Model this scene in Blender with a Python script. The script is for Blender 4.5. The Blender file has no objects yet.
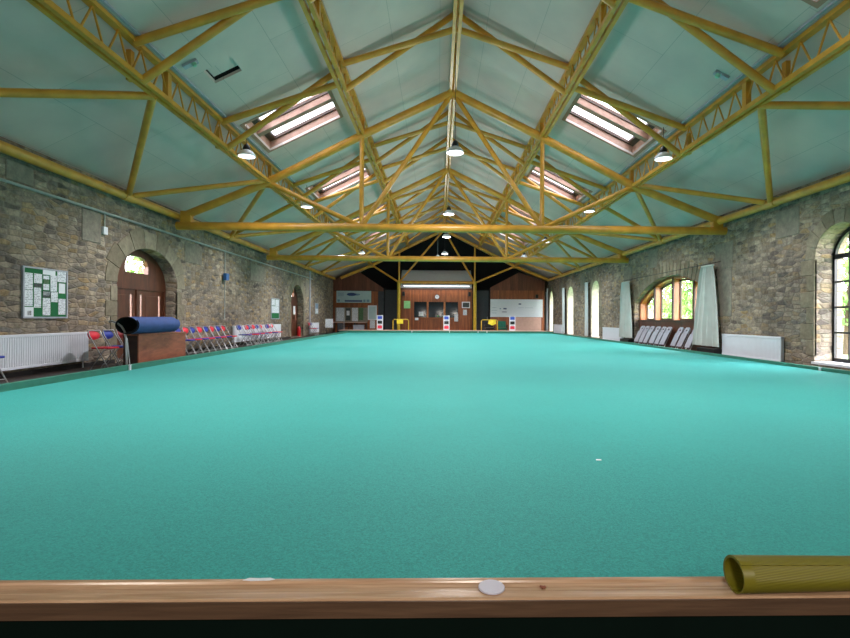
import bpy, bmesh, math, random
from mathutils import Vector, Matrix
from mathutils.geometry import tessellate_polygon
random.seed(7)
C = bpy.context.scene.collection
PI = math.pi
sin, cos = math.sin, math.cos

# ------------------------------------------------------------------ materials
def lin(c):
    c = c / 255.0
    return c / 12.92 if c <= 0.04045 else ((c + 0.055) / 1.055) ** 2.4
def rgb(r, g, b): return (lin(r), lin(g), lin(b), 1)

class NT:
    def __init__(s, name):
        s.m = bpy.data.materials.new(name); s.m.use_nodes = True
        s.t = s.m.node_tree; s.b = s.t.nodes['Principled BSDF']
    def n(s, typ, **kw):
        x = s.t.nodes.new(typ)
        for k, v in kw.items():
            if k in x.inputs.keys(): x.inputs[k].default_value = v
            else: setattr(x, k, v)
        return x
    def l(s, a, ao, b, bi): s.t.links.new(a.outputs[ao], b.inputs[bi])
    def ramp(s, stops, interp='LINEAR'):
        r = s.n('ShaderNodeValToRGB'); e = r.color_ramp.elements; r.color_ramp.interpolation = interp
        e[0].position, e[0].color = stops[0]; e[1].position, e[1].color = stops[-1]
        for p, c in stops[1:-1]:
            q = e.new(p); q.color = c
        return r
    def mix(s, fac, a, b, blend='MIX'):
        m = s.n('ShaderNodeMix', data_type='RGBA', blend_type=blend)
        for sock, v in ((0, fac), (6, a), (7, b)):
            if isinstance(v, tuple) and hasattr(v[0], 'outputs'): s.t.links.new(v[0].outputs[v[1]], m.inputs[sock])
            else: m.inputs[sock].default_value = v
        return m
    def coords(s, scale=(1, 1, 1), rot=(0, 0, 0)):
        tc = s.n('ShaderNodeTexCoord'); mp = s.n('ShaderNodeMapping')
        mp.inputs['Scale'].default_value = scale; mp.inputs['Rotation'].default_value = rot
        s.l(tc, 'Object', mp, 'Vector'); return mp
    def bump(s, src, out, strength=.3, dist=.02):
        b = s.n('ShaderNodeBump'); b.inputs['Strength'].default_value = strength; b.inputs['Distance'].default_value = dist
        s.l(src, out, b, 'Height'); s.l(b, 'Normal', s.b, 'Normal'); return b

def paint(name, col, rough=.5, metal=0, var=.12, scale=6, spec=.5):
    """plain colour with a gentle wear variation"""
    k = NT(name); c = k.coords()
    nz = k.n('ShaderNodeTexNoise', Scale=scale, Detail=4.0); k.l(c, 'Vector', nz, 'Vector')
    lo = tuple(x * (1 - var) for x in col[:3]) + (1,); hi = tuple(min(1, x * (1 + var)) for x in col[:3]) + (1,)
    r = k.ramp([(.3, lo), (.7, hi)]); k.l(nz, 'Fac', r, 'Fac'); k.l(r, 'Color', k.b, 'Base Color')
    k.b.inputs['Roughness'].default_value = rough; k.b.inputs['Metallic'].default_value = metal
    k.b.inputs['Specular IOR Level'].default_value = spec
    return k.m

def wood(name, dark, light, axis_scale=(1, 1, 8), rough=.45, boards=None):
    k = NT(name); c = k.coords(axis_scale)
    nz = k.n('ShaderNodeTexNoise', Scale=2.2, Detail=8.0, Roughness=.6, Distortion=.6); k.l(c, 'Vector', nz, 'Vector')
    r = k.ramp([(.3, dark), (.7, light)]); k.l(nz, 'Fac', r, 'Fac')
    out = (r, 'Color')
    if boards:          # vertical board joints every `boards` metres along object X
        tc = k.coords((1 / boards, 1, 1)); sp = k.n('ShaderNodeSeparateXYZ'); k.l(tc, 'Vector', sp, 'Vector')
        fr = k.n('ShaderNodeMath', operation='FRACT'); k.l(sp, 'X', fr, 0)
        st = k.ramp([(0, (.25, .25, .25, 1)), (.08, (1, 1, 1, 1))]); k.l(fr, 0, st, 'Fac')
        fl = k.n('ShaderNodeMath', operation='FLOOR'); k.l(sp, 'X', fl, 0)
        wn = k.n('ShaderNodeTexWhiteNoise', noise_dimensions='1D'); k.l(fl, 0, wn, 'W')
        r2 = k.ramp([(0, (.7, .7, .7, 1)), (1, (1.1, 1.1, 1.1, 1))]); k.l(wn, 'Value', r2, 'Fac')
        m1 = k.mix(1.0, out, (st, 'Color'), 'MULTIPLY'); m2 = k.mix(1.0, (m1, 2), (r2, 'Color'), 'MULTIPLY'); out = (m2, 2)
    k.l(out[0], out[1], k.b, 'Base Color'); k.b.inputs['Roughness'].default_value = rough
    k.bump(nz, 'Fac', .12, .01)
    return k.m

def stone(name, plane='YZ', sc=(3.5, 10.5), bright=.95):
    k = NT(name); tc = k.n('ShaderNodeTexCoord'); sp = k.n('ShaderNodeSeparateXYZ'); k.l(tc, 'Object', sp, 'Vector')
    u = k.n('ShaderNodeMath', operation='ADD'); k.l(sp, 'X', u, 0); k.l(sp, 'Y', u, 1)
    wv = k.n('ShaderNodeTexNoise', Scale=1.6, Detail=3.0); k.l(tc, 'Object', wv, 'Vector')
    wz = k.n('ShaderNodeMath', operation='MULTIPLY_ADD'); k.l(wv, 'Fac', wz, 0); wz.inputs[1].default_value = .1; k.l(sp, 'Z', wz, 2)
    us = k.n('ShaderNodeMath', operation='MULTIPLY'); k.l(u, 0, us, 0); us.inputs[1].default_value = sc[0]
    zs = k.n('ShaderNodeMath', operation='MULTIPLY'); k.l(wz, 0, zs, 0); zs.inputs[1].default_value = sc[1]
    cb = k.n('ShaderNodeCombineXYZ'); k.l(us, 0, cb, 'X'); k.l(zs, 0, cb, 'Y')
    va = k.n('ShaderNodeTexVoronoi', voronoi_dimensions='2D', feature='F1', Scale=1.0, Randomness=.72); k.l(cb, 0, va, 'Vector')
    ve = k.n('ShaderNodeTexVoronoi', voronoi_dimensions='2D', feature='DISTANCE_TO_EDGE', Scale=1.0, Randomness=.72); k.l(cb, 0, ve, 'Vector')
    sc3 = k.n('ShaderNodeSeparateColor'); k.l(va, 'Color', sc3, 'Color')
    B = bright
    def q(r, g, b): c = rgb(r, g, b); return (c[0] * B * 1.06, c[1] * B, c[2] * B, 1)
    cell = k.ramp([(0, q(104, 100, 96)), (.16, q(134, 128, 120)), (.32, q(156, 148, 134)), (.46, q(128, 118, 102)), (.6, q(164, 158, 146)),
                   (.74, q(156, 138, 106)), (.86, q(122, 120, 118)), (1, q(174, 166, 150))])
    k.l(sc3, 'Red', cell, 'Fac')
    big = k.n('ShaderNodeTexNoise', Scale=.55, Detail=3.0); k.l(tc, 'Object', big, 'Vector')
    bg = k.ramp([(.35, (.72, .73, .74, 1)), (.65, (1.12, 1.1, 1.05, 1))]); k.l(big, 'Fac', bg, 'Fac')
    fin = k.n('ShaderNodeTexNoise', Scale=7.0, Detail=9.0, Roughness=.75); k.l(tc, 'Object', fin, 'Vector')
    fg = k.ramp([(.32, (.42, .41, .4, 1)), (.5, (.95, .94, .93, 1)), (.68, (1.4, 1.38, 1.33, 1))]); k.l(fin, 'Fac', fg, 'Fac')
    m1 = k.mix(1.0, (cell, 'Color'), (bg, 'Color'), 'MULTIPLY'); m2 = k.mix(1.0, (m1, 2), (fg, 'Color'), 'MULTIPLY')
    ed = k.ramp([(.0, (.85, .85, .85, 1)), (.05, (.5, .5, .5, 1)), (.13, (0, 0, 0, 1))]); k.l(ve, 'Distance', ed, 'Fac')
    mort = k.ramp([(.35, q(100, 95, 88)), (.65, q(156, 149, 136))]); k.l(big, 'Fac', mort, 'Fac')
    m3 = k.mix((ed, 'Color'), (m2, 2), (mort, 'Color'))
    k.l(m3, 2, k.b, 'Base Color'); k.b.inputs['Roughness'].default_value = .93; k.b.inputs['Specular IOR Level'].default_value = .15
    h = k.n('ShaderNodeMath', operation='MULTIPLY_ADD'); k.l(fin, 'Fac', h, 0); h.inputs[1].default_value = .35
    hr = k.ramp([(0, (0, 0, 0, 1)), (.16, (1, 1, 1, 1))]); k.l(ve, 'Distance', hr, 'Fac'); k.l(hr, 'Color', h, 2)
    k.bump(h, 0, .55, .03)
    return k.m

def ashlar(name, a, b, bright=1.0):
    k = NT(name); g = k.n('ShaderNodeNewGeometry'); c = k.coords()
    r = k.ramp([(0, a), (1, b)]); k.l(g, 'Random Per Island', r, 'Fac')
    fin = k.n('ShaderNodeTexNoise', Scale=7.0, Detail=8.0, Roughness=.7); k.l(c, 'Vector', fin, 'Vector')
    fg = k.ramp([(.3, (.66, .66, .66, 1)), (.7, (1.18, 1.16, 1.12, 1))]); k.l(fin, 'Fac', fg, 'Fac')
    m = k.mix(1.0, (r, 'Color'), (fg, 'Color'), 'MULTIPLY'); k.l(m, 2, k.b, 'Base Color')
    k.b.inputs['Roughness'].default_value = .92; k.b.inputs['Specular IOR Level'].default_value = .15; k.bump(fin, 'Fac', .5, .02)
    return k.m

def carpet_mat():
    k = NT('green_carpet'); c = k.coords()
    n1 = k.n('ShaderNodeTexNoise', Scale=105.0, Detail=4.0, Roughness=.8); k.l(c, 'Vector', n1, 'Vector')
    n2 = k.n('ShaderNodeTexNoise', Scale=.8, Detail=3.0); k.l(c, 'Vector', n2, 'Vector')
    r = k.ramp([(.36, CARPET[0]), (.64, CARPET[1])]); k.l(n1, 'Fac', r, 'Fac')
    r2 = k.ramp([(.35, (.94, .95, .95, 1)), (.65, (1.05, 1.04, 1.04, 1))]); k.l(n2, 'Fac', r2, 'Fac')
    m = k.mix(1.0, (r, 'Color'), (r2, 'Color'), 'MULTIPLY'); k.l(m, 2, k.b, 'Base Color')
    k.b.inputs['Roughness'].default_value = .75; k.b.inputs['Specular IOR Level'].default_value = .25
    k.b.inputs['Sheen Weight'].default_value = .4; k.b.inputs['Sheen Roughness'].default_value = .6
    k.b.inputs['Sheen Tint'].default_value = (.22, .85, .85, 1)
    k.bump(n1, 'Fac', .35, .006)
    return k.m

def ceiling_mat():
    k = NT('ceiling_board'); c = k.coords()
    sp = k.n('ShaderNodeSeparateXYZ'); k.l(c, 'Vector', sp, 'Vector'); cb = k.n('ShaderNodeCombineXYZ')
    k.l(sp, 'Y', cb, 'X'); k.l(sp, 'X', cb, 'Y')
    br = k.n('ShaderNodeTexBrick', Scale=1.0); br.inputs['Mortar Size'].default_value = .006; br.inputs['Brick Width'].default_value = 2.4
    br.inputs['Row Height'].default_value = 1.08; br.inputs['Mortar Smooth'].default_value = .6
    br.inputs['Color1'].default_value = CEIL[0]; br.inputs['Color2'].default_value = CEIL[1]; br.inputs['Mortar'].default_value = CEIL[2]
    k.l(cb, 0, br, 'Vector')
    nz = k.n('ShaderNodeTexNoise', Scale=.9, Detail=5.0); k.l(c, 'Vector', nz, 'Vector')
    r = k.ramp([(.3, (.88, .89, .9, 1)), (.7, (1.08, 1.07, 1.05, 1))]); k.l(nz, 'Fac', r, 'Fac')
    m = k.mix(1.0, (br, 'Color'), (r, 'Color'), 'MULTIPLY'); k.l(m, 2, k.b, 'Base Color')
    k.b.inputs['Roughness'].default_value = .7
    return k.m

def glass_mat(name, tint=(1, 1, 1, 1)):
    k = NT(name); o = k.t.nodes['Material Output']; k.t.nodes.remove(k.b)
    tr = k.n('ShaderNodeBsdfTransparent'); tr.inputs['Color'].default_value = tint
    gl = k.n('ShaderNodeBsdfGlossy', Roughness=.03); mx = k.n('ShaderNodeMixShader'); mx.inputs[0].default_value = .05
    k.l(tr, 0, mx, 1); k.l(gl, 0, mx, 2); k.l(mx, 0, o, 'Surface')
    return k.m

def emit_mat(name, col, s):
    k = NT(name); k.b.inputs['Base Color'].default_value = col; k.b.inputs['Emission Color'].default_value = col
    k.b.inputs['Emission Strength'].default_value = s; return k.m

def print_mat(name, base, ink, rows, dens=.5):
    """sheet of paper carrying rows of small unreadable print"""
    k = NT(name); c = k.coords((1, 1, 1)); sp = k.n('ShaderNodeSeparateXYZ'); k.l(c, 'Vector', sp, 'Vector')
    w = k.n('ShaderNodeMath', operation='MULTIPLY'); k.l(sp, 'Z', w, 0); w.inputs[1].default_value = rows
    f = k.n('ShaderNodeMath', operation='FRACT'); k.l(w, 0, f, 0)
    g = k.n('ShaderNodeMath', operation='GREATER_THAN'); k.l(f, 0, g, 0); g.inputs[1].default_value = .55
    nz = k.n('ShaderNodeTexNoise', Scale=rows * .9, Detail=1.0); k.l(c, 'Vector', nz, 'Vector')
    g2 = k.n('ShaderNodeMath', operation='GREATER_THAN'); k.l(nz, 'Fac', g2, 0); g2.inputs[1].default_value = 1 - dens
    mu = k.n('ShaderNodeMath', operation='MULTIPLY'); k.l(g, 0, mu, 0); k.l(g2, 0, mu, 1)
    m = k.mix((mu, 0), base, ink); k.l(m, 2, k.b, 'Base Color'); k.b.inputs['Roughness'].default_value = .6
    return k.m

CARPET = ((.007, .155, .138, 1), (.026, .345, .315, 1))
CEIL = ((.62, .52, .49, 1), (.65, .55, .52, 1), (.38, .35, .33, 1))
M = {}
M['yellow'] = paint('yellow_steel_paint', (.64, .31, .036, 1), .33, 0, .18, 3)
M['carpet'] = carpet_mat()
M['kerb'] = paint('dark_green_board', (.022, .17, .12, 1), .7)
M['kerbtop'] = paint('kerb_capping', (.16, .10, .06, 1), .6)
M['ceil'] = ceiling_mat()
M['stone'] = stone('rubble_stone')
M['ashlar'] = ashlar('dressed_stone', rgb(122, 114, 99), rgb(150, 142, 126))
M['reveal'] = ashlar('pale_reveal_stone', rgb(214, 204, 192), rgb(232, 224, 214))
M['pad'] = ashlar('grey_padstone', rgb(126, 121, 112), rgb(150, 144, 134))
M['floor'] = paint('dark_floor', rgb(46, 34, 30), .55)
M['skirt'] = paint('black_skirting', rgb(26, 24, 25), .6)
M['ledge'] = wood('varnished_ledge_wood', (.34, .20, .115, 1), (.60, .40, .26, 1), (1.2, 26, 26), .22)
M['ledgeface'] = wood('shaded_ledge_wood', (.06, .032, .018, 1), (.125, .07, .04, 1), (1.2, 26, 26), .45)  # darker copy of the ledge wood, shade of its front face in the colour
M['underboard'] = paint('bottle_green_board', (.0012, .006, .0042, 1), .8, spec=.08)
M['disc'] = paint('pale_lilac_plastic', rgb(196, 194, 212), .45, 0, .02)
M['lilac'] = paint('lilac_grey_plastic', rgb(150, 153, 168), .5, 0, .04)
M['white'] = paint('white_enamel', rgb(226, 229, 238), .35, 0, .03)
M['radiator'] = paint('radiator_enamel', rgb(216, 221, 232), .35, 0, .02)
M['black'] = paint('black_plastic', rgb(20, 20, 22), .5)
M['chrome'] = paint('grey_tube_metal', rgb(170, 172, 176), .3, .7, .05)
M['red'] = paint('red_vinyl', rgb(214, 30, 56), .55)
M['blue'] = paint('blue_vinyl', rgb(24, 50, 150), .55)
M['darkred'] = paint('dark_red_vinyl', rgb(120, 16, 30), .55)
M['foamblue'] = paint('blue_foam', rgb(52, 74, 130), .85)
M['foamblack'] = paint('black_foam', rgb(16, 17, 20), .9)
M['boxwood'] = wood('plywood_box', rgb(110, 56, 38), rgb(152, 88, 62), (1, 1.4, 5), .55)
M['shadewood'] = wood('shaded_box_wood', rgb(44, 26, 20), rgb(66, 40, 30), (1, 1, 5), .55)  # dark brown box end, with its shadow put into the colour
M['door'] = wood('brown_door_wood', rgb(64, 32, 18), rgb(100, 54, 32), (3, 3, .7), .45)
M['orange'] = wood('orange_varnished_timber', rgb(140, 76, 34), rgb(190, 116, 62), (4, 4, .6), .4)
M['winwood'] = wood('dark_window_timber', rgb(50, 32, 22), rgb(80, 50, 32), (3, 3, .7), .5)
M['pine'] = wood('pale_pine_lining', rgb(150, 108, 90), rgb(184, 142, 122), (2, 2, 2), .5)
M['panel'] = wood('orange_tongue_and_groove', rgb(126, 66, 34), rgb(172, 98, 56), (6, 6, .6), .45, .12)
M['panel2'] = wood('reddish_gable_boards', rgb(96, 50, 34), rgb(128, 70, 48), (6, 6, .6), .5, .3)
M['glass'] = glass_mat('window_glass')
M['darkglass'] = paint('dark_hatch_glass', rgb(30, 44, 52), .08, 0, .1)
M['skyglass'] = glass_mat('rooflight_glass', (.5, .52, .54, 1))
M['steelblack'] = paint('black_window_bars', rgb(28, 28, 34), .5)
M['curtain'] = paint('grey_curtain_cloth', rgb(188, 192, 190), .9, 0, .08, 3)
M['curtainwhite'] = paint('white_curtain_cloth', rgb(206, 212, 216), .9, 0, .05)
M['mat'] = None
M['lampcap'] = paint('lamp_cap', rgb(30, 30, 34), .4)
M['lampglow'] = emit_mat('lamp_diffuser', (.93, .97, 1, 1), 1.4)
M['greenfelt'] = paint('green_notice_felt', rgb(20, 104, 60), .9)
M['paper'] = print_mat('printed_paper', rgb(222, 228, 236), rgb(150, 158, 172), 32, .5)
M['paperplain'] = paint('plain_paper', rgb(226, 230, 238), .7, 0, .03)
M['darkphoto'] = paint('dark_photo_print', rgb(56, 66, 66), .5, 0, .6, 30)
M['greenphoto'] = paint('green_photo_print', rgb(70, 106, 70), .5, 0, .5, 30)
M['greenpaper'] = paint('green_paper', rgb(150, 220, 150), .6)
M['void'] = paint('void_black', rgb(24, 24, 27), .9)  # unlit depth put in as black behind the office and in the hatch
M['greydoor'] = paint('dark_grey_door', rgb(52, 54, 60), .6)
M['soffit'] = paint('grey_white_soffit', rgb(196, 198, 204), .6, 0, .04)
M['banner'] = paint('pale_blue_banner', rgb(176, 198, 204), .5, 0, .06, 5)
M['navy'] = paint('navy_print', rgb(44, 66, 118), .5)
M['bluegrey'] = paint('blue_grey_print', rgb(110, 140, 168), .5)
M['whiteboard'] = paint('white_board', rgb(214, 222, 232), .3, 0, .02)
M['pink'] = paint('pinkish_plywood', rgb(196, 160, 146), .6, 0, .06)
M['railyellow'] = paint('yellow_rail', (.62, .40, .03, 1), .4)
M['cloth_yellow'] = paint('yellow_cloth', rgb(226, 204, 52), .8)
M['greenseat'] = paint('green_upholstery', rgb(20, 92, 74), .8)
M['brightred'] = paint('bright_red', rgb(200, 24, 34), .4)
M['card_red'] = paint('red_card', rgb(232, 60, 84), .5)
M['card_blue'] = paint('blue_card', rgb(50, 80, 190), .5)
M['bluebox'] = paint('blue_plastic', rgb(44, 92, 150), .5)
M['grass'] = paint('outdoor_grass', rgb(88, 120, 60), .9, 0, .3, 2)
M['bark'] = paint('bark', rgb(82, 68, 54), .9, 0, .3)
M['leaf'] = paint('leaf_green', rgb(104, 140, 70), .7, 0, .45, 3)
M['greycrate'] = paint('grey_plastic', rgb(168, 172, 186), .6)
M['emer'] = paint('pale_green_plastic', rgb(150, 205, 180), .3)

def mat_mat():
    k = NT('olive_ribbed_rubber'); c = k.coords()
    sp = k.n('ShaderNodeSeparateXYZ'); k.l(c, 'Vector', sp, 'Vector')
    at = k.n('ShaderNodeMath', operation='ARCTAN2'); k.l(sp, 'Y', at, 0); k.l(sp, 'Z', at, 1)
    m1 = k.n('ShaderNodeMath', operation='MULTIPLY_ADD'); k.l(sp, 'X', m1, 0); m1.inputs[1].default_value = 2.2; k.l(at, 0, m1, 2)
    m2 = k.n('ShaderNodeMath', operation='MULTIPLY'); k.l(m1, 0, m2, 0); m2.inputs[1].default_value = 70
    sn = k.n('ShaderNodeMath', operation='SINE'); k.l(m2, 0, sn, 0)
    gt = k.n('ShaderNodeMath', operation='GREATER_THAN'); k.l(sp, 'X', gt, 0); gt.inputs[1].default_value = .032
    pr = k.n('ShaderNodeMath', operation='MULTIPLY'); k.l(sn, 0, pr, 0); k.l(gt, 0, pr, 1)
    w = k.n('ShaderNodeMath', operation='MULTIPLY_ADD'); k.l(pr, 0, w, 0); w.inputs[1].default_value = .5; w.inputs[2].default_value = .55
    r = k.ramp([(.2, (.105, .092, .004, 1)), (.8, (.21, .185, .012, 1))]); k.l(w, 0, r, 'Fac'); k.l(r, 'Color', k.b, 'Base Color')
    k.b.inputs['Roughness'].default_value = .45; k.bump(w, 0, .4, .0015)
    return k.m
M['mat'] = mat_mat()

# ------------------------------------------------------------------ geometry helpers
class MB:
    def __init__(s): s.v = []; s.f = []; s.mi = []
    def add(s, vs, fs, mi=0):
        o = len(s.v); s.v += [tuple(x) for x in vs]; s.f += [tuple(i + o for i in f) for f in fs]; s.mi += [mi] * len(fs); return s
    def box(s, x0, x1, y0, y1, z0, z1, mi=0):
        vs = [(x, y, z) for z in (z0, z1) for y in (y0, y1) for x in (x0, x1)]
        return s.add(vs, [(0, 2, 3, 1), (4, 5, 7, 6), (0, 1, 5, 4), (2, 6, 7, 3), (0, 4, 6, 2), (1, 3, 7, 5)], mi)
    def sweep(s, pts, r, n=10, closed=False, mi=0, r2=None):
        pts = [Vector(p) for p in pts]; N = len(pts); rings = []; up = None
        for i, p in enumerate(pts):
            a = pts[i - 1] if (i > 0 or closed) else p; b = pts[(i + 1) % N] if (i < N - 1 or closed) else p
            t = (b - a).normalized()
            if up is None or abs(up.dot(t)) > .98: up = Vector((0, 0, 1)) if abs(t.z) < .9 else Vector((1, 0, 0))
            x = t.cross(up).normalized(); up = x.cross(t).normalized()
            rr = r if r2 is None else r + (r2 - r) * i / (N - 1)
            rings.append([p + x * cos(2 * PI * k / n) * rr + up * sin(2 * PI * k / n) * rr for k in range(n)])
        vs = [v for g in rings for v in g]; fs = []
        for i in range(N if closed else N - 1):
            j = (i + 1) % N
            for k in range(n): fs.append((i * n + k, i * n + (k + 1) % n, j * n + (k + 1) % n, j * n + k))
        if not closed: fs += [tuple(range(n))[::-1], tuple(range((N - 1) * n, N * n))]
        return s.add(vs, fs, mi)
    def tube(s, p, q, r, n=12, mi=0, r2=None): return s.sweep([p, q], r, n, False, mi, r2)
    def bar(s, p, q, w, h, up=(0, 0, 1), mi=0):
        p, q = Vector(p), Vector(q); t = (q - p).normalized(); u = Vector(up)
        x = t.cross(u).normalized() * w / 2; y = x.cross(t).normalized() * h / 2
        vs = [a + sx * x + sy * y for a in (p, q) for sx, sy in ((-1, -1), (1, -1), (1, 1), (-1, 1))]
        return s.add(vs, [(0, 1, 2, 3), (7, 6, 5, 4), (0, 4, 5, 1), (1, 5, 6, 2), (2, 6, 7, 3), (3, 7, 4, 0)], mi)
    def lathe(s, prof, n=24, c=(0, 0, 0), mi=0):
        vs = [(c[0] + r * cos(2 * PI * k / n), c[1] + r * sin(2 * PI * k / n), c[2] + z) for r, z in prof for k in range(n)]
        fs = [(i * n + k, i * n + (k + 1) % n, (i + 1) * n + (k + 1) % n, (i + 1) * n + k) for i in range(len(prof) - 1) for k in range(n)]
        fs += [tuple(range(n))[::-1], tuple(range((len(prof) - 1) * n, len(prof) * n))]
        return s.add(vs, fs, mi)
    def prism(s, outer, holes, fn, d0, d1, mi=0):
        """2D polygon with holes pushed between depths d0 and d1; fn(u,v,d) -> xyz"""
        loops = [outer] + list(holes); flat = [p for L in loops for p in L]; n = len(flat)
        tris = tessellate_polygon([[Vector((a, b, 0)) for a, b in L] for L in loops])
        vs = [fn(a, b, d0) for a, b in flat] + [fn(a, b, d1) for a, b in flat]
        fs = [tuple(t) for t in tris] + [tuple(i + n for i in t)[::-1] for t in tris]; o = 0
        for L in loops:
            k = len(L)
            for i in range(k): fs.append((o + i, o + (i + 1) % k, n + o + (i + 1) % k, n + o + i))
            o += k
        return s.add(vs, fs, mi)
    def xf(s, m):
        s.v = [tuple(m @ Vector(v)) for v in s.v]; return s
    def build(s, name, mats, parent=None, smooth=False, bevel=0, seg=2, ang=35):
        me = bpy.data.meshes.new(name); me.from_pydata(s.v, [], s.f)
        ms = mats if isinstance(mats, (list, tuple)) else [mats]
        for m in ms: me.materials.append(m)
        for p, i in zip(me.polygons, s.mi): p.material_index = i
        bm = bmesh.new(); bm.from_mesh(me); bmesh.ops.recalc_face_normals(bm, faces=bm.faces)
        if bevel:
            es = [e for e in bm.edges if len(e.link_faces) == 2 and e.calc_face_angle(0) > .6]
            bmesh.ops.bevel(bm, geom=es, offset=bevel, segments=seg, affect='EDGES', profile=.5)
        bm.to_mesh(me); bm.free()
        if smooth:
            for p in me.polygons: p.use_smooth = True
            try: me.set_sharp_from_angle(angle=math.radians(ang))
            except Exception: pass
        o = bpy.data.objects.new(name, me); C.objects.link(o)
        if parent is not None: o.parent = parent
        return o

def thing(name, label, cat, loc=(0, 0, 0), rz=0, group=None):
    o = bpy.data.objects.new(name, None); C.objects.link(o); o.location = loc; o.rotation_euler = (0, 0, rz)
    o['label'] = label; o['category'] = cat; o['kind'] = 'thing'
    if group: o['group'] = group
    o.empty_display_size = .1
    return o
def tag(o, label, cat, group=None, kind='thing'):
    o['label'] = label; o['category'] = cat; o['kind'] = kind
    if group: o['group'] = group
    return o
def struct(o, label=None, cat=None):
    o['kind'] = 'structure'
    if label: o['label'] = label
    if cat: o['category'] = cat
    return o
def dup(root, loc=None, rz=None, label=None, group=None):
    r = root.copy(); C.objects.link(r)
    if loc is not None: r.location = loc
    if rz is not None: r.rotation_euler = (0, 0, rz)
    if label: r['label'] = label
    if group: r['group'] = group
    for ch in list(root.children):
        if ch.type == 'LIGHT': continue
        c = ch.copy(); C.objects.link(c); c.parent = r
        for g in list(ch.children):
            d = g.copy(); C.objects.link(d); d.parent = c
    return r
ORD = ['first', 'second', 'third', 'fourth', 'fifth', 'sixth', 'seventh', 'eighth', 'ninth', 'tenth', 'eleventh', 'twelfth']

# ------------------------------------------------------------------ hall dimensions (metres; X across, Y down the hall, floor z = 0)
RX, RZ, SL = .38, 8.2, .503              # ridge line of the ceiling and its slope
def cz(x): return RZ - SL * abs(x - RX)
def LX(y): return -7.58 - .010 * (y - 9)  # noticeboard-side wall face (runs out slightly)
RW = 8.35                                # window-side wall face
Y0, Y1, YP = -4.5, 41.0, 37.5

fl = MB().box(-9, 9.2, Y0, Y1, -.12, 0).build('floor', M['floor']); struct(fl, 'dark brown floor strip around the green', 'floor')

def arch(y0, y1, zb, zs, rise, n=18):
    pts = [(y0, zb), (y1, zb), (y1, zs)]; c = (y0 + y1) / 2; a = (y1 - y0) / 2
    pts += [(c + a * cos(PI * i / n), zs + rise * sin(PI * i / n)) for i in range(1, n)]
    return pts + [(y0, zs)]
DOORS = [(12.0, 14.78), (26.5, 29.0)]
dz, drise = 1.9, .97
left_holes = [arch(a, b, .02, dz, drise) for a, b in DOORS]
wl = MB().prism([(Y0, -.1), (Y1, -.1), (Y1, 4.2), (Y0, 4.2)], left_holes, lambda u, v, d: (LX(u) - d, u, v), 0, .62).build('wall_left', M['stone'])
struct(wl, 'rubble stone wall with two arched doorways', 'wall')
BIG = (14.9, 21.1)
SLITS = [(9.55, 10.92), (25.7, 27.1), (30.7, 32.2), (36.2, 37.35)]
def seg_arch(y0, y1, zb, zs, rise, n=22):
    h = (y1 - y0) / 2; R = (h * h + rise * rise) / (2 * rise); c = (y0 + y1) / 2; zc = zs + rise - R; a = math.asin(h / R)
    return [(y0, zb), (y1, zb)] + [(c + R * sin(a - 2 * a * i / n), zc + R * cos(a - 2 * a * i / n)) for i in range(n + 1)]
right_holes = [seg_arch(BIG[0], BIG[1], .03, 1.78, .9)] + [arch(a, b, .18 if i == 0 else .1, 2.45, .68) for i, (a, b) in enumerate(SLITS)]
wr = MB().prism([(Y0, -.1), (Y1, -.1), (Y1, 4.2), (Y0, 4.2)], right_holes, lambda u, v, d: (RW + d, u, v), 0, .62).build('wall_right', M['stone'])
struct(wr, 'rubble stone wall with one broad and several narrow arched windows', 'wall')
bk = MB().box(-8.2, 9, Y0 - .3, Y0, -.1, 8.4).build('wall_front', M['stone']); struct(bk, 'stone wall behind the viewpoint', 'wall')
ew = MB().box(-8.6, 9, Y1, Y1 + .2, -.1, 8.4).build('wall_back', M['void']); struct(ew, 'end wall blackened as dark void beyond the office', 'wall')

# ceiling: two slopes with rooflight openings
SKY_Y = [6.15, 12.92, 18.7, 24.75, 30.55]
SK0, SK1 = 3.12, 5.02
HOLE = []
def slope(side):
    loc = lambda u, v, d: (RX + side * u, v, RZ - SL * u + d)
    holes = [[(SK0, y - .92), (SK1, y - .92), (SK1, y + .92), (SK0, y + .92)] for y in SKY_Y[(1 if side < 0 else 0):]]
    if side < 0: holes.append([(4.33, 9.58), (4.86, 9.58), (4.86, 10.08), (4.33, 10.08)])
    return MB().prism([(0, Y0), (8.7, Y0), (8.7, Y1), (0, Y1)], holes, loc, 0, .06)
for side, nm in ((-1, 'ceiling'), (1, 'ceiling_slope')):
    struct(slope(side).build(nm, M['ceil']), 'pale green boarded roof slope on the %s side' % ('noticeboard' if side < 0 else 'window'), 'ceiling')
# hatch recess
hp = MB(); sd = -1
hl = lambda u, v, d: (RX + sd * u, v, RZ - SL * u + d)
hp.prism([(4.25, 9.5), (4.94, 9.5), (4.94, 10.16), (4.25, 10.16)], [], hl, .19, .22)
for a in ([(4.27, 9.52), (4.33, 9.52), (4.33, 10.14), (4.27, 10.14)], [(4.86, 9.52), (4.92, 9.52), (4.92, 10.14), (4.86, 10.14)],
          [(4.33, 9.52), (4.86, 9.52), (4.86, 9.58), (4.33, 9.58)], [(4.33, 10.08), (4.86, 10.08), (4.86, 10.14), (4.33, 10.14)]):
    hp.prism(a, [], hl, .062, .19)
hr = thing('roof_hatch', 'small square open hatch with dark edges in the green ceiling', 'hatch')
hp.build('hatch_lining', M['void'], hr)
MB().prism([(4.345, 9.6), (4.85, 9.6), (4.85, 10.0), (4.345, 10.0)], [], hl, .09, .12).build('hatch_cover', M['ceil'], hr)

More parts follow.
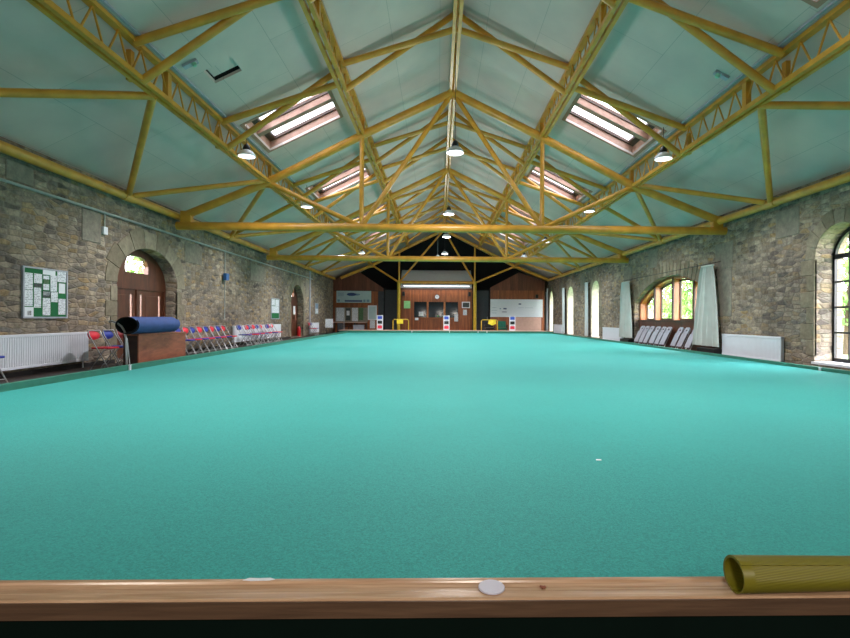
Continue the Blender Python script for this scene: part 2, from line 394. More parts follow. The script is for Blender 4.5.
# rooflights
def rooflight(side, y, label):
    loc = lambda u, v, d: (RX + side * u, y + v, RZ - SL * u + d)
    r = thing('roof_window', label, 'rooflight', (0, 0, 0), 0, 'rooflights in the roof slopes')
    D = .36
    mb = MB(); a, b = SK0, SK1
    mb.prism([(a - .03, -.95), (a, -.95), (a, .95), (a - .03, .95)], [], loc, .061, D); mb.prism([(b, -.95), (b + .03, -.95), (b + .03, .95), (b, .95)], [], loc, .061, D)
    mb.prism([(a, -.95), (b, -.95), (b, -.92), (a, -.92)], [], loc, .061, D); mb.prism([(a, .92), (b, .92), (b, .95), (a, .95)], [], loc, .061, D)
    mb.build('lining', M['pine'], r)
    MB().prism([(a, -.1), (b, -.1), (b, .1), (a, .1)], [], loc, .07, D).build('mullion', M['pine'], r)
    for c in (-.495, .495):
        fr = MB().prism([(a, c - .43), (b, c - .43), (b, c + .43), (a, c + .43)], [[(a + .07, c - .36), (b - .15, c - .36), (b - .15, c + .36), (a + .07, c + .36)]], loc, D - .12, D - .05).build('sash', M['winwood'], r)
        MB().prism([(a + .05, c - .38), (b - .05, c - .38), (b - .05, c + .38), (a + .05, c + .38)], [], loc, D - .09, D - .08).build('pane', M['skyglass'], fr)
    MB().prism([(a - .08, -1), (b + .08, -1), (b + .08, 1), (a - .08, 1)], [[(a, -.92), (b, -.92), (b, .92), (a, .92)]], loc, -.012, -.001).build('trim_edge', M['pine'], r)
for side in (-1, 1):
    w = 'noticeboard' if side < 0 else 'curtained window'
    for i, y in enumerate(SKY_Y):
        if side < 0 and i == 0: continue
        rooflight(side, y, 'twin-pane rooflight with pinkish wood lining, %s from the front, %s side slope' % (ORD[i], w))

# ------------------------------------------------------------------ roof steel
PU = [(0, 7.6, 8.14), (2.6, 6.33, 6.85), (5.28, 4.95, 5.5)]   # offset from ridge, bottom chord z, top chord z
def purlin(x, zb, zt, label):
    r = thing('lattice_purlin', label, 'roof beam', (x, 0, 0), 0, 'lattice purlins under the roof')
    ya, yb = Y0 + .05, 37.1
    MB().bar((0, ya, zt), (0, yb, zt), .13, .07).build('top_chord', M['yellow'], r)
    for s in (-1, 1): MB().bar((s * .065, ya, zb), (s * .065, yb, zb), .075, .085).build('bottom_chord', M['yellow'], r)
    pts = []; k = 0; y = ya
    while y < yb:
        pts.append((0, y, zb - .03 if k % 2 else zt - .03)); k += 1; y += .29
    mb = MB(); a = .0125; n = len(pts)
    vs = [(p[0] + sx * a, p[1] + sy * a, p[2]) for p in pts for sx, sy in ((-1, -1), (1, -1), (1, 1), (-1, 1))]
    fs = [(i * 4 + q, i * 4 + (q + 1) % 4, i * 4 + 4 + (q + 1) % 4, i * 4 + 4 + q) for i in range(n - 1) for q in range(4)] + [(3, 2, 1, 0), (n * 4 - 4, n * 4 - 3, n * 4 - 2, n * 4 - 1)]
    mb.add(vs, fs).build('lattice_web', M['yellow'], r)
    for y in (9.1, 14.6, 21.9, 29.4):
        MB().box(-.05, .05, y - .06, y + .06, zb + .03, zt - .03).build('splice_post', M['yellow'], r)
for off, zb, zt in PU:
    if off == 0: purlin(RX, zb, zt, 'yellow lattice purlin running along the roof ridge')
    else:
        for s in (-1, 1):
            w = 'noticeboard' if s < 0 else 'curtained window'
            purlin(RX + s * off, zb, zt, 'yellow lattice purlin %s up the slope above the %s wall' % ('half way' if off < 3 else 'low', w))
# light cable trays beside the lower purlins
for s in (-1, 1):
    x = RX + s * 5.16
    o = MB().bar((x, Y0 + .1, cz(x) - .03), (x, 37, cz(x) - .03), .05, .04).build('cable_conduit', M['greycrate'])
    tag(o, 'thin grey conduit along the low purlin on the %s side' % ('noticeboard' if s < 0 else 'curtained window'), 'conduit')

def truss(y, tie, label):
    r = thing('roof_truss', label, 'roof truss', (RX, y, 0))
    EV = (7.72, 4.0); N1 = (5.27, 4.95); N2 = (2.6, 6.33); AP = (0, 7.6)
    for s in (-1, 1):
        P = lambda t: (s * t[0], 0, t[1]); EV = (7.56 if s < 0 else 7.72, 4.0); TN = (2.6 if tie else (3.28 if s < 0 else 2.3), 3.7)
        ra = MB().sweep([P(EV), P(N1), P(N2), P(AP)], .115, 14).build('rafter', M['yellow'], r, True)
        MB().tube(P((TN[0], 7.6 - .488 * TN[0])), P(TN), .065).build('post', M['yellow'], r, True)
        MB().tube(P(AP), P(TN), .07).build('diagonal', M['yellow'], r, True)
        MB().tube(P(N1), P(TN), .07).build('strut', M['yellow'], r, True)
        mb = MB(); mb.box(s * 5.27 - .16, s * 5.27 + .16, -.03, .03, 4.79, 5.07); mb.build('gusset_plate', M['yellow'], r, False, .01)
        if tie:
            e = MB(); e.box(s * EV[0] - .15, s * EV[0] + .15, -.09, .09, 3.66, 4.1); e.build('bearing', M['yellow'], r, False, .02)
    if tie:
        MB().tube((-7.83, 0, 3.68), (8.05, 0, 3.68), .118, 18).build('tie_beam', M['yellow'], r, True)
    else:
        MB().tube((-3.28, 0, 3.72), (2.3, 0, 3.72), .11, 16).build('tie_beam', M['yellow'], r, True)
        for cx in (-3.3, 2.32):
            MB().tube((cx, 0, 0), (cx, 0, 3.8), .12, 16).build('column', M['railyellow'], r, True)
            MB().box(cx - .2, cx + .2, -.2, .2, 0, .02).build('base_plate', M['yellow'], r)
truss(14.4, True, 'nearest yellow tubular roof truss with long round tie beam')
truss(21.9, True, 'middle yellow roof truss, second tie beam down the hall')
truss(36.9, False, 'far yellow roof truss standing on two columns before the office')

# intermediate cross-brace frames
FR = [8.25, 11.5, 16.9, 19.4, 24.4, 26.9, 29.4, 31.9, 34.4]
for i, y in enumerate(FR):
    r = thing('cross_brace', 'yellow crossed roof braces between purlins, %s set counted from the front' % ORD[i], 'roof brace', (RX, y, 0), 0, 'cross braces between the purlins')
    for s in (-1, 1):
        for (o1, b1, t1), (o0, b0, t0) in ((PU[1], PU[0]), (PU[2], PU[1])):
            MB().tube((s * (o1 - .02), -.15, t1 - .02), (s * (o0 + .02), -.15, b0 + .06), .07).build('brace', M['yellow'], r, True)
            MB().tube((s * (o1 - .05), 0, b1 - .02), (s * (o0 + .05), 0, t0 - .06), .068).build('brace', M['yellow'], r, True)
        MB().box(s * 5.42 - .04, s * 5.42 + .04, -.05, .05, 4.93, 5.42).build('hanger_plate', M['yellow'], r)

# eaves: pipe along each wall and zigzag struts up to the low purlin
EY = [6.5, 12.1, 18.1, 25, 28.5, 32.5]
ZIG = [(8.8, 6.5), (8.8, 12.1), (14.2, 12.1), (14.5, 18.1), (17.1, 18.1), (21.7, 18.1), (22.1, 25), (24.3, 25), (24.5, 28.5), (29.3, 28.5), (29.5, 32.5), (34.3, 32.5)]
for s in (-1, 1):
    ex = (lambda y: LX(y) + .19) if s < 0 else (lambda y: 8.14)
    w = 'noticeboard' if s < 0 else 'curtained window'
    r = thing('eaves_tube', 'long yellow round tube along the top of the %s wall' % w, 'roof beam')
    MB().tube((ex(Y0 + .1), Y0 + .1, 3.95), (ex(37), 37, 3.95), .097, 16).build('pipe', M['yellow'], r, True)
    for y in EY:
        MB().tube((ex(y - .2), y - .2, 3.95), (ex(y + .2), y + .2, 3.95), .115, 16).build('collar', M['yellow'], r, True)
    g = thing('eaves_bracing', 'yellow zigzag struts from the %s wall top to the low purlin' % w, 'roof brace')
    for yn, ye in ZIG:
        px = RX + s * 5.36
        MB().tube((px, yn, 4.93), (ex(ye) - s * .08, ye + (.1 if yn > ye else -.1), 4.0), .068).build('strut', M['yellow'], g, True)

# ------------------------------------------------------------------ bowling green
CX = lambda y: LX(y) + 1.87
cp = MB().prism([(CX(1.75), 1.75), (7.56, 1.75), (7.56, 33.2), (CX(33.2), 33.2)], [], lambda u, v, d: (u, v, d), .02, .1).build('bowling_carpet', M['carpet'])
tag(cp, 'wide flat green carpet of the indoor bowling green', 'carpet')
for nm, xa, xb, zt, ya, w in (('green_kerb', lambda y: CX(y) - .09, lambda y: CX(y), .195, 1.5, 'noticeboard'), ('green_kerb', lambda y: 7.56, lambda y: 7.64, .165, 1.5, 'curtained window')):
    r = thing(nm, 'low dark green kerb edging the carpet on the %s side' % w, 'kerb')
    e = 33.2
    MB().prism([(xa(ya), ya), (xb(ya), ya), (xb(e), e), (xa(e), e)], [], lambda u, v, d: (u, v, d), 0, zt - .012).build('board', M['kerb'], r)
    MB().prism([(xa(ya), ya), (xb(ya), ya), (xb(e), e), (xa(e), e)], [], lambda u, v, d: (u, v, d), zt - .012, zt).build('capping', M['kerb'], r)
    so = -1 if w == 'noticeboard' else 1
    oe = xa if so < 0 else xb
    MB().prism([(oe(ya) + so * .001, ya), (oe(ya) + so * .05, ya), (oe(e) + so * .05, e), (oe(e) + so * .001, e)], [], lambda u, v, d: (u, v, d), 0, zt - .03).build('outer_batten', M['kerbtop'], r)
# far bank and its walkway
r = thing('far_bank', 'low far bank with brown walkway top behind the carpet', 'bank')
MB().box(CX(33) - .1, 7.7, 33.2, 33.3, 0, .235).build('face_board', M['kerb'], r)
MB().box(-6.6, 7.7, 33.2, 34.6, .235, .262).build('walkway', M['pink'], r)
MB().box(-6.55, 7.65, 33.3, 34.55, 0, .235).build('riser', M['kerb'], r)
# near ledge
r = thing('front_ledge', 'varnished wooden ledge across the near end of the green', 'ledge', (0, 0, 0))
prof = [(1.336, .301), (1.336, .346), (1.34, .35), (1.372, .35), (1.380, .346), (1.408, .342), (1.420, .346), (1.424, .353), (1.438, .353), (1.440, .301)]
mb = MB(); n = len(prof)
mb.add([(-4.2, a, b) for a, b in prof] + [(4.2, a, b) for a, b in prof], [tuple(range(n)), tuple(range(n, 2 * n))[::-1]] + [(i, (i + 1) % n, n + (i + 1) % n, n + i) for i in range(n)])
mb.build('top_rail', M['ledge'], r, False, .0015, 1)
MB().box(-4.2, 4.2, 1.331, 1.336, .3015, .345).build('front_edge', M['ledgeface'], r)
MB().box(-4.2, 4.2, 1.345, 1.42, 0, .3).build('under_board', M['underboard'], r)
# disc, crumbs and rolled mat
d = MB().lathe([(.001, 0), (.034, 0), (.0365, .0015), (.0365, .0045), (.035, .006), (.001, .006)], 40, (0, 0, 0)).build('white_disc', M['disc'], None, True)
d.location = (.152, 1.385, .3505); tag(d, 'round flat white disc lying on the wooden ledge', 'disc')
d.rotation_euler = (0, 0, 0); d.location.z = .3505
pp = MB()
poly = [(-.045, -.004), (-.02, -.008), (.03, -.006), (.045, 0), (.03, .008), (.0, .006), (-.03, .008)]
pp.prism(poly, [], lambda u, v, dd: (u, v, dd), 0, .0012)
o = pp.build('torn_label', M['paperplain']); o.location = (-.505, 1.432, .3535); tag(o, 'torn white paper scrap stuck on the ledge', 'paper')
mb = MB()
for a, b, c, rr in ((0, 0, .0045, .005), (.006, .002, .004, .0045), (-.004, .004, .005, .004)):
    mb.lathe([(.0003, -rr), (rr * .7, -rr * .7), (rr, 0), (rr * .7, rr * .7), (.0003, rr)], 8, (a, b, c))
o = mb.build('small_crumb', M['boxwood'], None, True); o.location = (.295, 1.388, .3462); tag(o, 'tiny brownish crumb on the ledge beside the white disc', 'crumb')
o = MB().prism([(-.02, -.012), (.018, -.016), (.022, .01), (-.012, .016)], [], lambda u, v, dd: (u, v, dd), 0, .002).build('paper_fleck', M['paperplain'])
o.location = (1.14, 3.52, .1); tag(o, 'small white fleck lying on the green carpet', 'paper')
# rolled mat: spiral of ribbed rubber
def spiral_sheet(L, r0, r1, turns, th, taper, n=96):
    prof = []
    for i in range(n + 1):
        t = i / n; a = -PI / 2 + turns * 2 * PI * (1 - t); rr = r1 + (r0 - r1) * (1 - t) ** 1.0
        prof.append((a, rr))
    vs = []; fs = []; m = 5
    for j in range(m + 1):
        x = L * j / m; k = 1 + (taper - 1) * j / m
        for a, rr in prof:
            for q in (0, th): vs.append((x, (rr - q) * k * cos(a), (rr - q) * k * sin(a)))
    w = 2 * (n + 1)
    for j in range(m):
        for i in range(n):
            p = j * w + 2 * i; q = p + w
            fs += [(p, p + 2, q + 2, q), (p + 1, q + 1, q + 3, p + 3)]
        fs += [(j * w, j * w + w, j * w + w + 1, j * w + 1), (j * w + 2 * n, j * w + 2 * n + 1, (j + 1) * w + 2 * n + 1, (j + 1) * w + 2 * n)]
    for i in range(n):
        fs += [(2 * i, 2 * i + 1, 2 * i + 3, 2 * i + 2)]; b = m * w + 2 * i; fs += [(b, b + 2, b + 3, b + 1)]
    return vs, fs
vs, fs = spiral_sheet(.6, .0495, .044, 1.6, .0035, .84)
o = MB().add(vs, fs).build('rolled_mat', M['mat'], None, True, 0, 2, 50)
o.location = (.815, 1.356, .3507 + .0495); o.rotation_euler = (0, math.radians(.8), math.radians(2)); tag(o, 'rolled ribbed olive rubber mat on the end of the ledge', 'mat')

# rink markers on the kerbs
def marker(x, y, z, label, s=1, rz=0):
    r = thing('rink_marker', label, 'marker', (x, y, z), rz, 'white rink markers on the kerbs')
    MB().box(-.012, .012, -.02 * s, .02 * s, -.1, .01).build('peg', M['white'], r)
    MB().box(-.02, .02, -.03 * s, .03 * s, .01, .022).build('peg_head', M['white'], r)
marker(CX(9.4) + .014, 9.38, .18, 'white rink marker on the kerb below the wooden box')
marker(7.545, 9.72, .15, 'white rink marker on the kerb below the black barred window')
for x, l in ((-1.74, 'in front of the yellow rail beside the office'), (.75, 'below the scoreboard at the office'), (2.65, 'at the foot of the yellow column'), (3.24, 'below the yellow cloth')):
    marker(x, 33.185, .225, 'small white rink marker %s' % l, 1, PI / 2)

# ------------------------------------------------------------------ wall details
def surround(name, y0, y1, zs, rise, fn, jamb0=.02, w=.46, n=9, seg=False):
    mb = MB(); c = (y0 + y1) / 2; a = (y1 - y0) / 2
    for i in range(n):
        t0 = PI * i / n + .006; t1 = PI * (i + 1) / n - .006; m = 4; pts = []
        ww = w * (1.12 if i % 2 else .95)
        for k in range(m + 1):
            t = t0 + (t1 - t0) * k / m; pts.append((c + a * cos(t), zs + rise * sin(t)))
        for k in range(m, -1, -1):
            t = t0 + (t1 - t0) * k / m; pts.append((c + (a + ww) * cos(t), zs + (rise + ww) * sin(t)))
        mb.prism(pts, [], fn, -.018, .05)
    z = jamb0; k = 0
    while z < zs - .1:
        h = min(.36, zs - z); ww = .42 if k % 2 else .24
        for s, e in ((-1, y0), (1, y1)):
            q = sorted((e, e + s * ww)); mb.prism([(q[0], z + .006), (q[1], z + .006), (q[1], z + h - .006), (q[0], z + h - .006)], [], fn, -.018, .05)
        z += h; k += 1
    return mb.build(name, M['ashlar'], None, False, .008, 1)
fL = lambda u, v, d: (LX(u) - d, u, v)
fR = lambda u, v, d: (RW + d, u, v)
tn = 1
for (a, b), l in zip(DOORS, ('nearer', 'farther')):
    struct(surround('trim_%d' % tn, a, b, dz, drise, fL), 'dressed stone surround of the %s arched doorway' % l, 'trim'); tn += 1
for (a, b), l in zip(SLITS, ('black barred', 'nearest narrow', 'middle narrow', 'farthest narrow')):
    struct(surround('trim_%d' % tn, a, b, 2.45, .68, fR, .3, .3, 9), 'dressed stone surround of the %s arched window' % l, 'trim'); tn += 1
# broad window hood of long radial stones
mb = MB(); y0, y1 = BIG; h = (y1 - y0) / 2; R = (h * h + .81) / 1.8; c = (y0 + y1) / 2; zc = 2.68 - R; aa = math.asin(h / R); n = 25
for i in range(n):
    t0 = -aa + 2 * aa * i / n + .003; t1 = -aa + 2 * aa * (i + 1) / n - .003; w = .42 + (.12 if i % 2 else 0)
    mb.prism([(c + R * sin(t0), zc + R * cos(t0)), (c + R * sin(t1), zc + R * cos(t1)), (c + (R + w) * sin(t1), zc + (R + w) * cos(t1)), (c + (R + w) * sin(t0), zc + (R + w) * cos(t0))], [], fR, -.02, .05)
struct(mb.build('trim_%d' % tn, M['ashlar'], None, False, .006, 1), 'arch of radial stones over the broad window', 'trim'); tn += 1
# padstones
def pad(fn, y0, y1, z0, z1, w):
    global tn
    struct(MB().prism([(y0, z0), (y1, z0), (y1, z1), (y0, z1)], [], fn, -.02, .05).build('trim_%d' % tn, M['pad'], None, False, .012, 1), w, 'trim'); tn += 1
for a, b, z0, z1 in ((10.8, 11.4, 2.72, 3.4), (15.2, 16.3, 2.75, 3.35), (20.6, 22.3, 2.6, 3.3), (8.9, 9.5, 3.5, 3.85), (29.4, 30.6, 2.3, 3.3)):
    pad(fL, a, b, z0, z1, 'large plain grey block set in the stone wall')
for a, b, z0, z1 in ((14.0, 14.9, 2.6, 3.35), (14.05, 14.8, 1.2, 2.6), (11.4, 12.2, 3.1, 3.75), (18.9, 19.7, 3.1, 3.8), (21.4, 22.3, 2.75, 3.4), (28.4, 29.2, 2.7, 3.7), (33.6, 34.4, 2.6, 3.6)):
    pad(fR, a, b, z0, z1, 'large plain grey block set in the window wall')
struct(MB().prism([(Y0, 0), (11.9, 0), (11.9, .09), (Y0, .09)], [], fL, -.03, 0).build('baseboard_left', M['skirt']), 'black skirting along the wall foot', 'baseboard')
struct(MB().prism([(14.85, 0), (26.4, 0), (26.4, .09), (14.85, .09)], [], fL, -.03, 0).build('baseboard_left_2', M['skirt']), 'black skirting between the doorways', 'baseboard')
struct(MB().prism([(9.45, .13), (10.94, .13), (10.94, .185), (9.45, .185)], [], fR, -.06, .4).build('trim_%d' % tn, M['white']), 'white window sill under the black barred window', 'trim'); tn += 1

# conduit on the noticeboard wall
M['conduit'] = paint('grey_conduit', rgb(158, 166, 164), .5)
r = thing('wall_conduit', 'long pale grey conduit along the stone wall below the yellow tube', 'conduit')
MB().tube((LX(Y0 + .2) + .045, Y0 + .2, 3.44), (LX(31) + .045, 31, 3.44), .028, 8).build('pipe', M['conduit'], r, True)
for y in (11.5, 18.05):
    MB().tube((LX(y) + .03, y, 3.44 if y > 15 else 2.98), (LX(y) + .03, y, 1.0 if y > 15 else 3.44), .014, 8).build('drop_pipe', M['conduit'], r, True)
MB().prism([(11.43, 2.95), (11.57, 2.95), (11.57, 3.12), (11.43, 3.12)], [], fL, -.06, -.002).build('junction_box', M['white'], r)
o = MB().prism([(17.85, 2.4), (18.1, 2.4), (18.1, 2.64), (17.85, 2.64)], [], fL, -.17, -.05).build('alarm_box', M['bluebox'], None, False, .012, 1); tag(o, 'small blue box mounted high on the stone wall', 'box')
# upright pipe near the far door
o = MB().tube((LX(30.3) + .05, 30.3, .1), (LX(30.3) + .05, 30.3, 3.85), .05, 8).build('wall_pipe', M['greycrate'], None, True); tag(o, 'upright grey pipe on the stone wall beyond the farther doorway', 'pipe')

# noticeboards -------------------------------------------------
def board(y0, y1, z0, z1, label, papers, name='noticeboard'):
    r = thing(name, label, 'noticeboard', (LX((y0 + y1) / 2), (y0 + y1) / 2, 0))
    x0 = .004; H = (y1 - y0) / 2
    f = lambda u, v, d: (x0 + d, u, v)
    MB().prism([(-H, z0), (H, z0), (H, z1), (-H, z1)], [[(-H + .03, z0 + .03), (H - .03, z0 + .03), (H - .03, z1 - .03), (-H + .03, z1 - .03)]], f, 0, .035).build('frame', M['greycrate'], r)
    MB().prism([(-H + .02, z0 + .02), (H - .02, z0 + .02), (H - .02, z1 - .02), (-H + .02, z1 - .02)], [], f, .002, .02).build('felt', M['greenfelt'], r)
    for (a, b, c, d_, m) in papers:
        W, T = 2 * H - .06, z1 - z0 - .06
        ya, yb = -H + .03 + a * W, -H + .03 + c * W; za, zb = z1 - .03 - d_ * T, z1 - .03 - b * T
        MB().prism([(ya, za), (yb, za), (yb, zb), (ya, zb)], [], f, .021, .024).build('notice', M[m], r)
    r.rotation_euler = (0, 0, math.atan(.010))
    return r
board(9.25, 10.36, 1.05, 2.01, 'green felt noticeboard full of papers beside the nearer arched doorway',
      [(.0, .10, .19, .44, 'paper'), (.0, .45, .19, .78, 'paper'), (.01, .80, .21, 1, 'paperplain'), (.07, .88, .16, .97, 'darkphoto'), (.22, .10, .40, .30, 'paper'), (.22, .31, .40, .38, 'darkphoto'),
       (.22, .39, .38, .81, 'paper'), (.42, .0, .72, .10, 'paperplain'), (.43, .12, .57, .20, 'paper'), (.44, .2, .56, .29, 'greenphoto'), (.43, .30, .57, .43, 'paper'), (.42, .45, .61, .59, 'darkphoto'), (.43, .46, .6, .54, 'paperplain'),
       (.42, .6, .6, .97, 'paper'), (.6, .1, .76, .45, 'paper'), (.62, .46, .78, .68, 'paper'), (.77, .0, 1, .23, 'paper'), (.81, .26, .97, .48, 'paperplain'), (.80, .6, .98, .95, 'paper')])
board(23.2, 24.4, 1.0, 1.98, 'narrow noticeboard above the row of chairs before the farther doorway',
      [(.02, .02, .45, .34, 'paper'), (.5, .02, .98, .36, 'paper'), (.02, .37, .98, .72, 'paper')])
board(31.8, 32.6, 1.3, 2.0, 'small pale poster board on the wall beyond the farther doorway', [(.02, .02, .98, .5, 'bluegrey'), (.02, .5, .98, .98, 'paper')])

# radiators ------------------------------------------------------
def radiator(side, y0, y1, label, z0=.12, z1=.72):
    yc = (y0 + y1) / 2; L = (y1 - y0) / 2
    r = thing('radiator', label, 'radiator', ((LX(yc) if side < 0 else RW), yc, 0), math.atan(.010) if side < 0 else 0, 'white panel radiators along the walls')
    s = 1 if side < 0 else -1
    mb = MB(); n = int(2 * L / .05); vs = []; fs = []
    for i in range(n * 4 + 1):
        u = -L + 2 * L * i / (n * 4); dd = .105 + (.008 if (i // 2) % 2 else 0)
        vs += [(s * dd, u, z0 + .05), (s * dd, u, z1 - .05)]
    for i in range(n * 4): fs.append((2 * i, 2 * i + 2, 2 * i + 3, 2 * i + 1))
    mb.add(vs, fs)
    mb.build('front_panel', M['radiator'], r)
    q = sorted((s * .03, s * .104)); MB().box(q[0], q[1], -L, L, z0, z1).build('casing', M['radiator'], r, False, .008, 1)
    q = sorted((s * .02, s * .118))
    MB().box(q[0], q[1], -L, L, z1 - .052, z1 - .004).build('top_grille', M['radiator'], r, False, .004, 1)
    MB().box(q[0], q[1], -L, L, z0 + .004, z0 + .052).build('bottom_edge', M['radiator'], r, False, .004, 1)
    for u in (-L + .1, L - .1):
        MB().tube((s * .06, u, .0), (s * .06, u, z0 + .01), .012, 8).build('pipe', M['white'], r)
    for u in (-L - .0, L + .0):
        MB().box(min(0, s * .04), max(0, s * .04), u * .7 - .02, u * .7 + .02, z0 + .1, z1 - .1).build('bracket', M['white'], r)
radiator(-1, 7.9, 10.88, 'white radiator under the noticeboard beside the arched doorway', .14, .76)
radiator(-1, 18.75, 21.5, 'white radiator behind the far chairs, nearer of two', .14, .76)
radiator(-1, 21.7, 24.4, 'white radiator under the narrow noticeboard before the farther doorway', .14, .76)
radiator(-1, 30.5, 32.5, 'small white radiator beyond the farther arched doorway', .14, .76)
radiator(1, 11.85, 14.35, 'white radiator between the black barred window and the tall curtain', .08, .69)
radiator(1, 22.25, 24.9, 'white radiator between the broad window and the narrow windows', .08, .69)
radiator(1, 33.0, 35.6, 'white radiator between the two farthest narrow windows', .1, .7)

# doors -----------------------------------------------------------
def make_door(n, y0, y1, label):
    c = (y0 + y1) / 2; a = (y1 - y0) / 2
    r = thing('door_%d' % n, label, 'door', (LX(c) - .34, c, 0)); r['kind'] = 'structure'
    f = lambda u, v, d: (-d, u, v)
    out = [(u - c, v) for u, v in arch(y0 - .05, y1 + .05, .02, dz, drise + .05)]
    inn_l = arch(-a + .06, a - .06, 1.86, 1.92, drise - .1)
    holes = [[(-.5, 2.24), (.5, 2.24), (.5, 2.44), (.42, 2.58), (.25, 2.66), (-.2, 2.68), (-.4, 2.62), (-.5, 2.46)], [(-a + .1, .05), (-.02, .05), (-.02, 1.8), (-a + .1, 1.8)], [(.02, .05), (a - .1, .05), (a - .1, 1.8), (.02, 1.8)]]
    MB().prism(out, holes, f, 0, .12).build('frame', M['door'], r)
    MB().prism([(-.52, 2.2), (.52, 2.2), (.52, 2.7), (-.52, 2.7)], [], f, .07, .076).build('fanlight', M['glass'], r)
    for s in (-1, 1):
        lo, hi = sorted((s * .03, s * (a - .11))); W = hi - lo
        st = [[(lo + .12 * W, .95), (lo + .12 * W + .075, .95), (lo + .12 * W + .075, 1.68), (lo + .12 * W, 1.68)], [(hi - .12 * W - .075, .95), (hi - .12 * W, .95), (hi - .12 * W, 1.68), (hi - .12 * W - .075, 1.68)]]
        lf = MB().prism([(lo - .05, .03), (hi + .02, .03), (hi + .02, 1.83), (lo - .05, 1.83)], st, f, .03, .08).build('leaf', M['door'], r)
        for q in st: MB().prism([(q[0][0] - .01, .93), (q[1][0] + .01, .93), (q[1][0] + .01, 1.7), (q[0][0] - .01, 1.7)], [], f, .052, .057).build('glass_strip', M['glass'], lf)
        MB().prism([(lo + .3 * W, .98), (hi - .3 * W, .98), (hi - .3 * W, 1.65), (lo + .3 * W, 1.65)], [], f, .015, .035).build('raised_panel', M['door'], lf, False, .01, 1)
        MB().prism([(lo + .14 * W, .18), (hi - .14 * W, .18), (hi - .14 * W, .82), (lo + .14 * W, .82)], [], f, .015, .035).build('raised_panel', M['door'], lf, False, .01, 1)
    MB().sweep([(.02, .12, 1.0), (.07, .12, 1.0), (.07, .12, 1.1), (.02, .12, 1.1)], .01, 8).build('handle', M['black'], r)
    return r
make_door(1, *DOORS[0], 'brown arched double door behind the wooden box and blue roll')
d2 = make_door(2, *DOORS[1], 'brown arched double door beyond the second row of chairs')
o = MB().box(.003, .006, .35, .75, 1.25, 1.72).build('door_sign', M['paperplain'], d2)
r = thing('fire_extinguisher', 'red fire extinguisher beside the farther arched doorway', 'extinguisher', (LX(28.7) - .16, 28.66, .0))
MB().lathe([(.001, 0), (.09, 0), (.095, .02), (.095, .46), (.07, .54), (.03, .57), (.001, .57)], 20).build('body', M['brightred'], r, True)
MB().lathe([(.001, .57), (.022, .57), (.022, .64), (.001, .64)], 10).build('valve', M['black'], r)
MB().sweep([(0, .02, .6), (.06, .06, .58), (.1, .06, .45), (.1, .05, .25)], .012, 8).build('hose', M['black'], r, True)

# windows -----------------------------------------------------------
def slit_window(n, y0, y1, zb, label):
    r = thing('window_%d' % n, label, 'window', (RW + .4, (y0 + y1) / 2, 0)); r['kind'] = 'structure'
    a = (y1 - y0) / 2; f = lambda u, v, d: (d, u, v)
    out = arch(-a - .03, a + .03, zb - .02, 2.45, .71); inn = arch(-a + .06, a - .06, zb + .07, 2.45, .6)
    MB().prism(out, [inn], f, 0, .06).build('frame', M['steelblack'], r)
    if n > 1: MB().prism(arch(-a, a, zb, 2.45, .68), [arch(-a + .02, a - .02, zb + .02, 2.45, .66)], f, -.395, -.001).build('reveal_lining', M['ashlar' if n == 1 else 'reveal'], r)
    mb = MB(); mb.box(.01, .05, -a * .36 - .02, -a * .36 + .02, zb, 2.98); mb.box(.012, .048, a * .36 - .02, a * .36 + .02, zb, 2.98)
    for i in range(1, 5):
        z = zb + .07 + (2.5 - zb - .07) * i / 4; w = .055 if i == 4 else .022
        mb.box(.015, .045, -a, a, z - w, z + w)
    mb.build('glazing_bars', M['steelblack'], r)
    MB().prism(arch(-a + .02, a - .02, zb + .02, 2.45, .65), [], f, .028, .032).build('pane', M['glass'], r)
for i, ((a, b), l) in enumerate(zip(SLITS, ('black barred arched window nearest the viewpoint', 'narrow arched window with white curtain, nearest of three', 'narrow arched window with white curtain, middle of three', 'narrow arched window by the end boards, farthest of three'))):
    slit_window(i + 1, a, b, .2 if i == 0 else .12, l)
# broad timber window
r = thing('window_5', 'broad arched timber window with orange mullions and white chairs before it', 'window', (RW + .12, 0, 0)); r['kind'] = 'structure'
f = lambda u, v, d: (d, u, v)
Rg = R; zarc = lambda y, k=0: zc + math.sqrt(max(0, (Rg - k) ** 2 - (y - c) ** 2))
outl = seg_arch(BIG[0], BIG[1], .03, 1.78, .9)
def inner(k, zb):
    p = []
    hh = h - k; m = 22
    return [(c - hh, zb), (c + hh, zb)] + [(c + hh - 2 * hh * i / m, zarc(c + hh - 2 * hh * i / m, k)) for i in range(m + 1)]
MB().prism(outl, [inner(.1, 1.06)], f, .1, .42).build('surround_frame', M['orange'], r)
MB().prism([(BIG[0] + .02, .03), (BIG[1] - .02, .03), (BIG[1] - .02, 1.0), (BIG[0] + .02, 1.0)], [], f, .06, .1).build('apron_panel', M['door'], r)
MB().prism([(BIG[0] + .02, 1.0), (BIG[1] - .02, 1.0), (BIG[1] - .02, 1.07), (BIG[0] + .02, 1.07)], [], f, .02, .4).build('sill_rail', M['winwood'], r)
MUL = [16.6, 18.1, 19.65]
for y in MUL:
    zt = zarc(y, .05)
    MB().box(.13, .4, y - .05, y + .05, 1.07, zt).build('mullion', M['orange'], r)
    MB().box(.08, .13, y - .055, y + .055, .05, zt).build('mullion_edge', M['winwood'], r)
ed = [BIG[0] + .1] + MUL + [BIG[1] - .1]
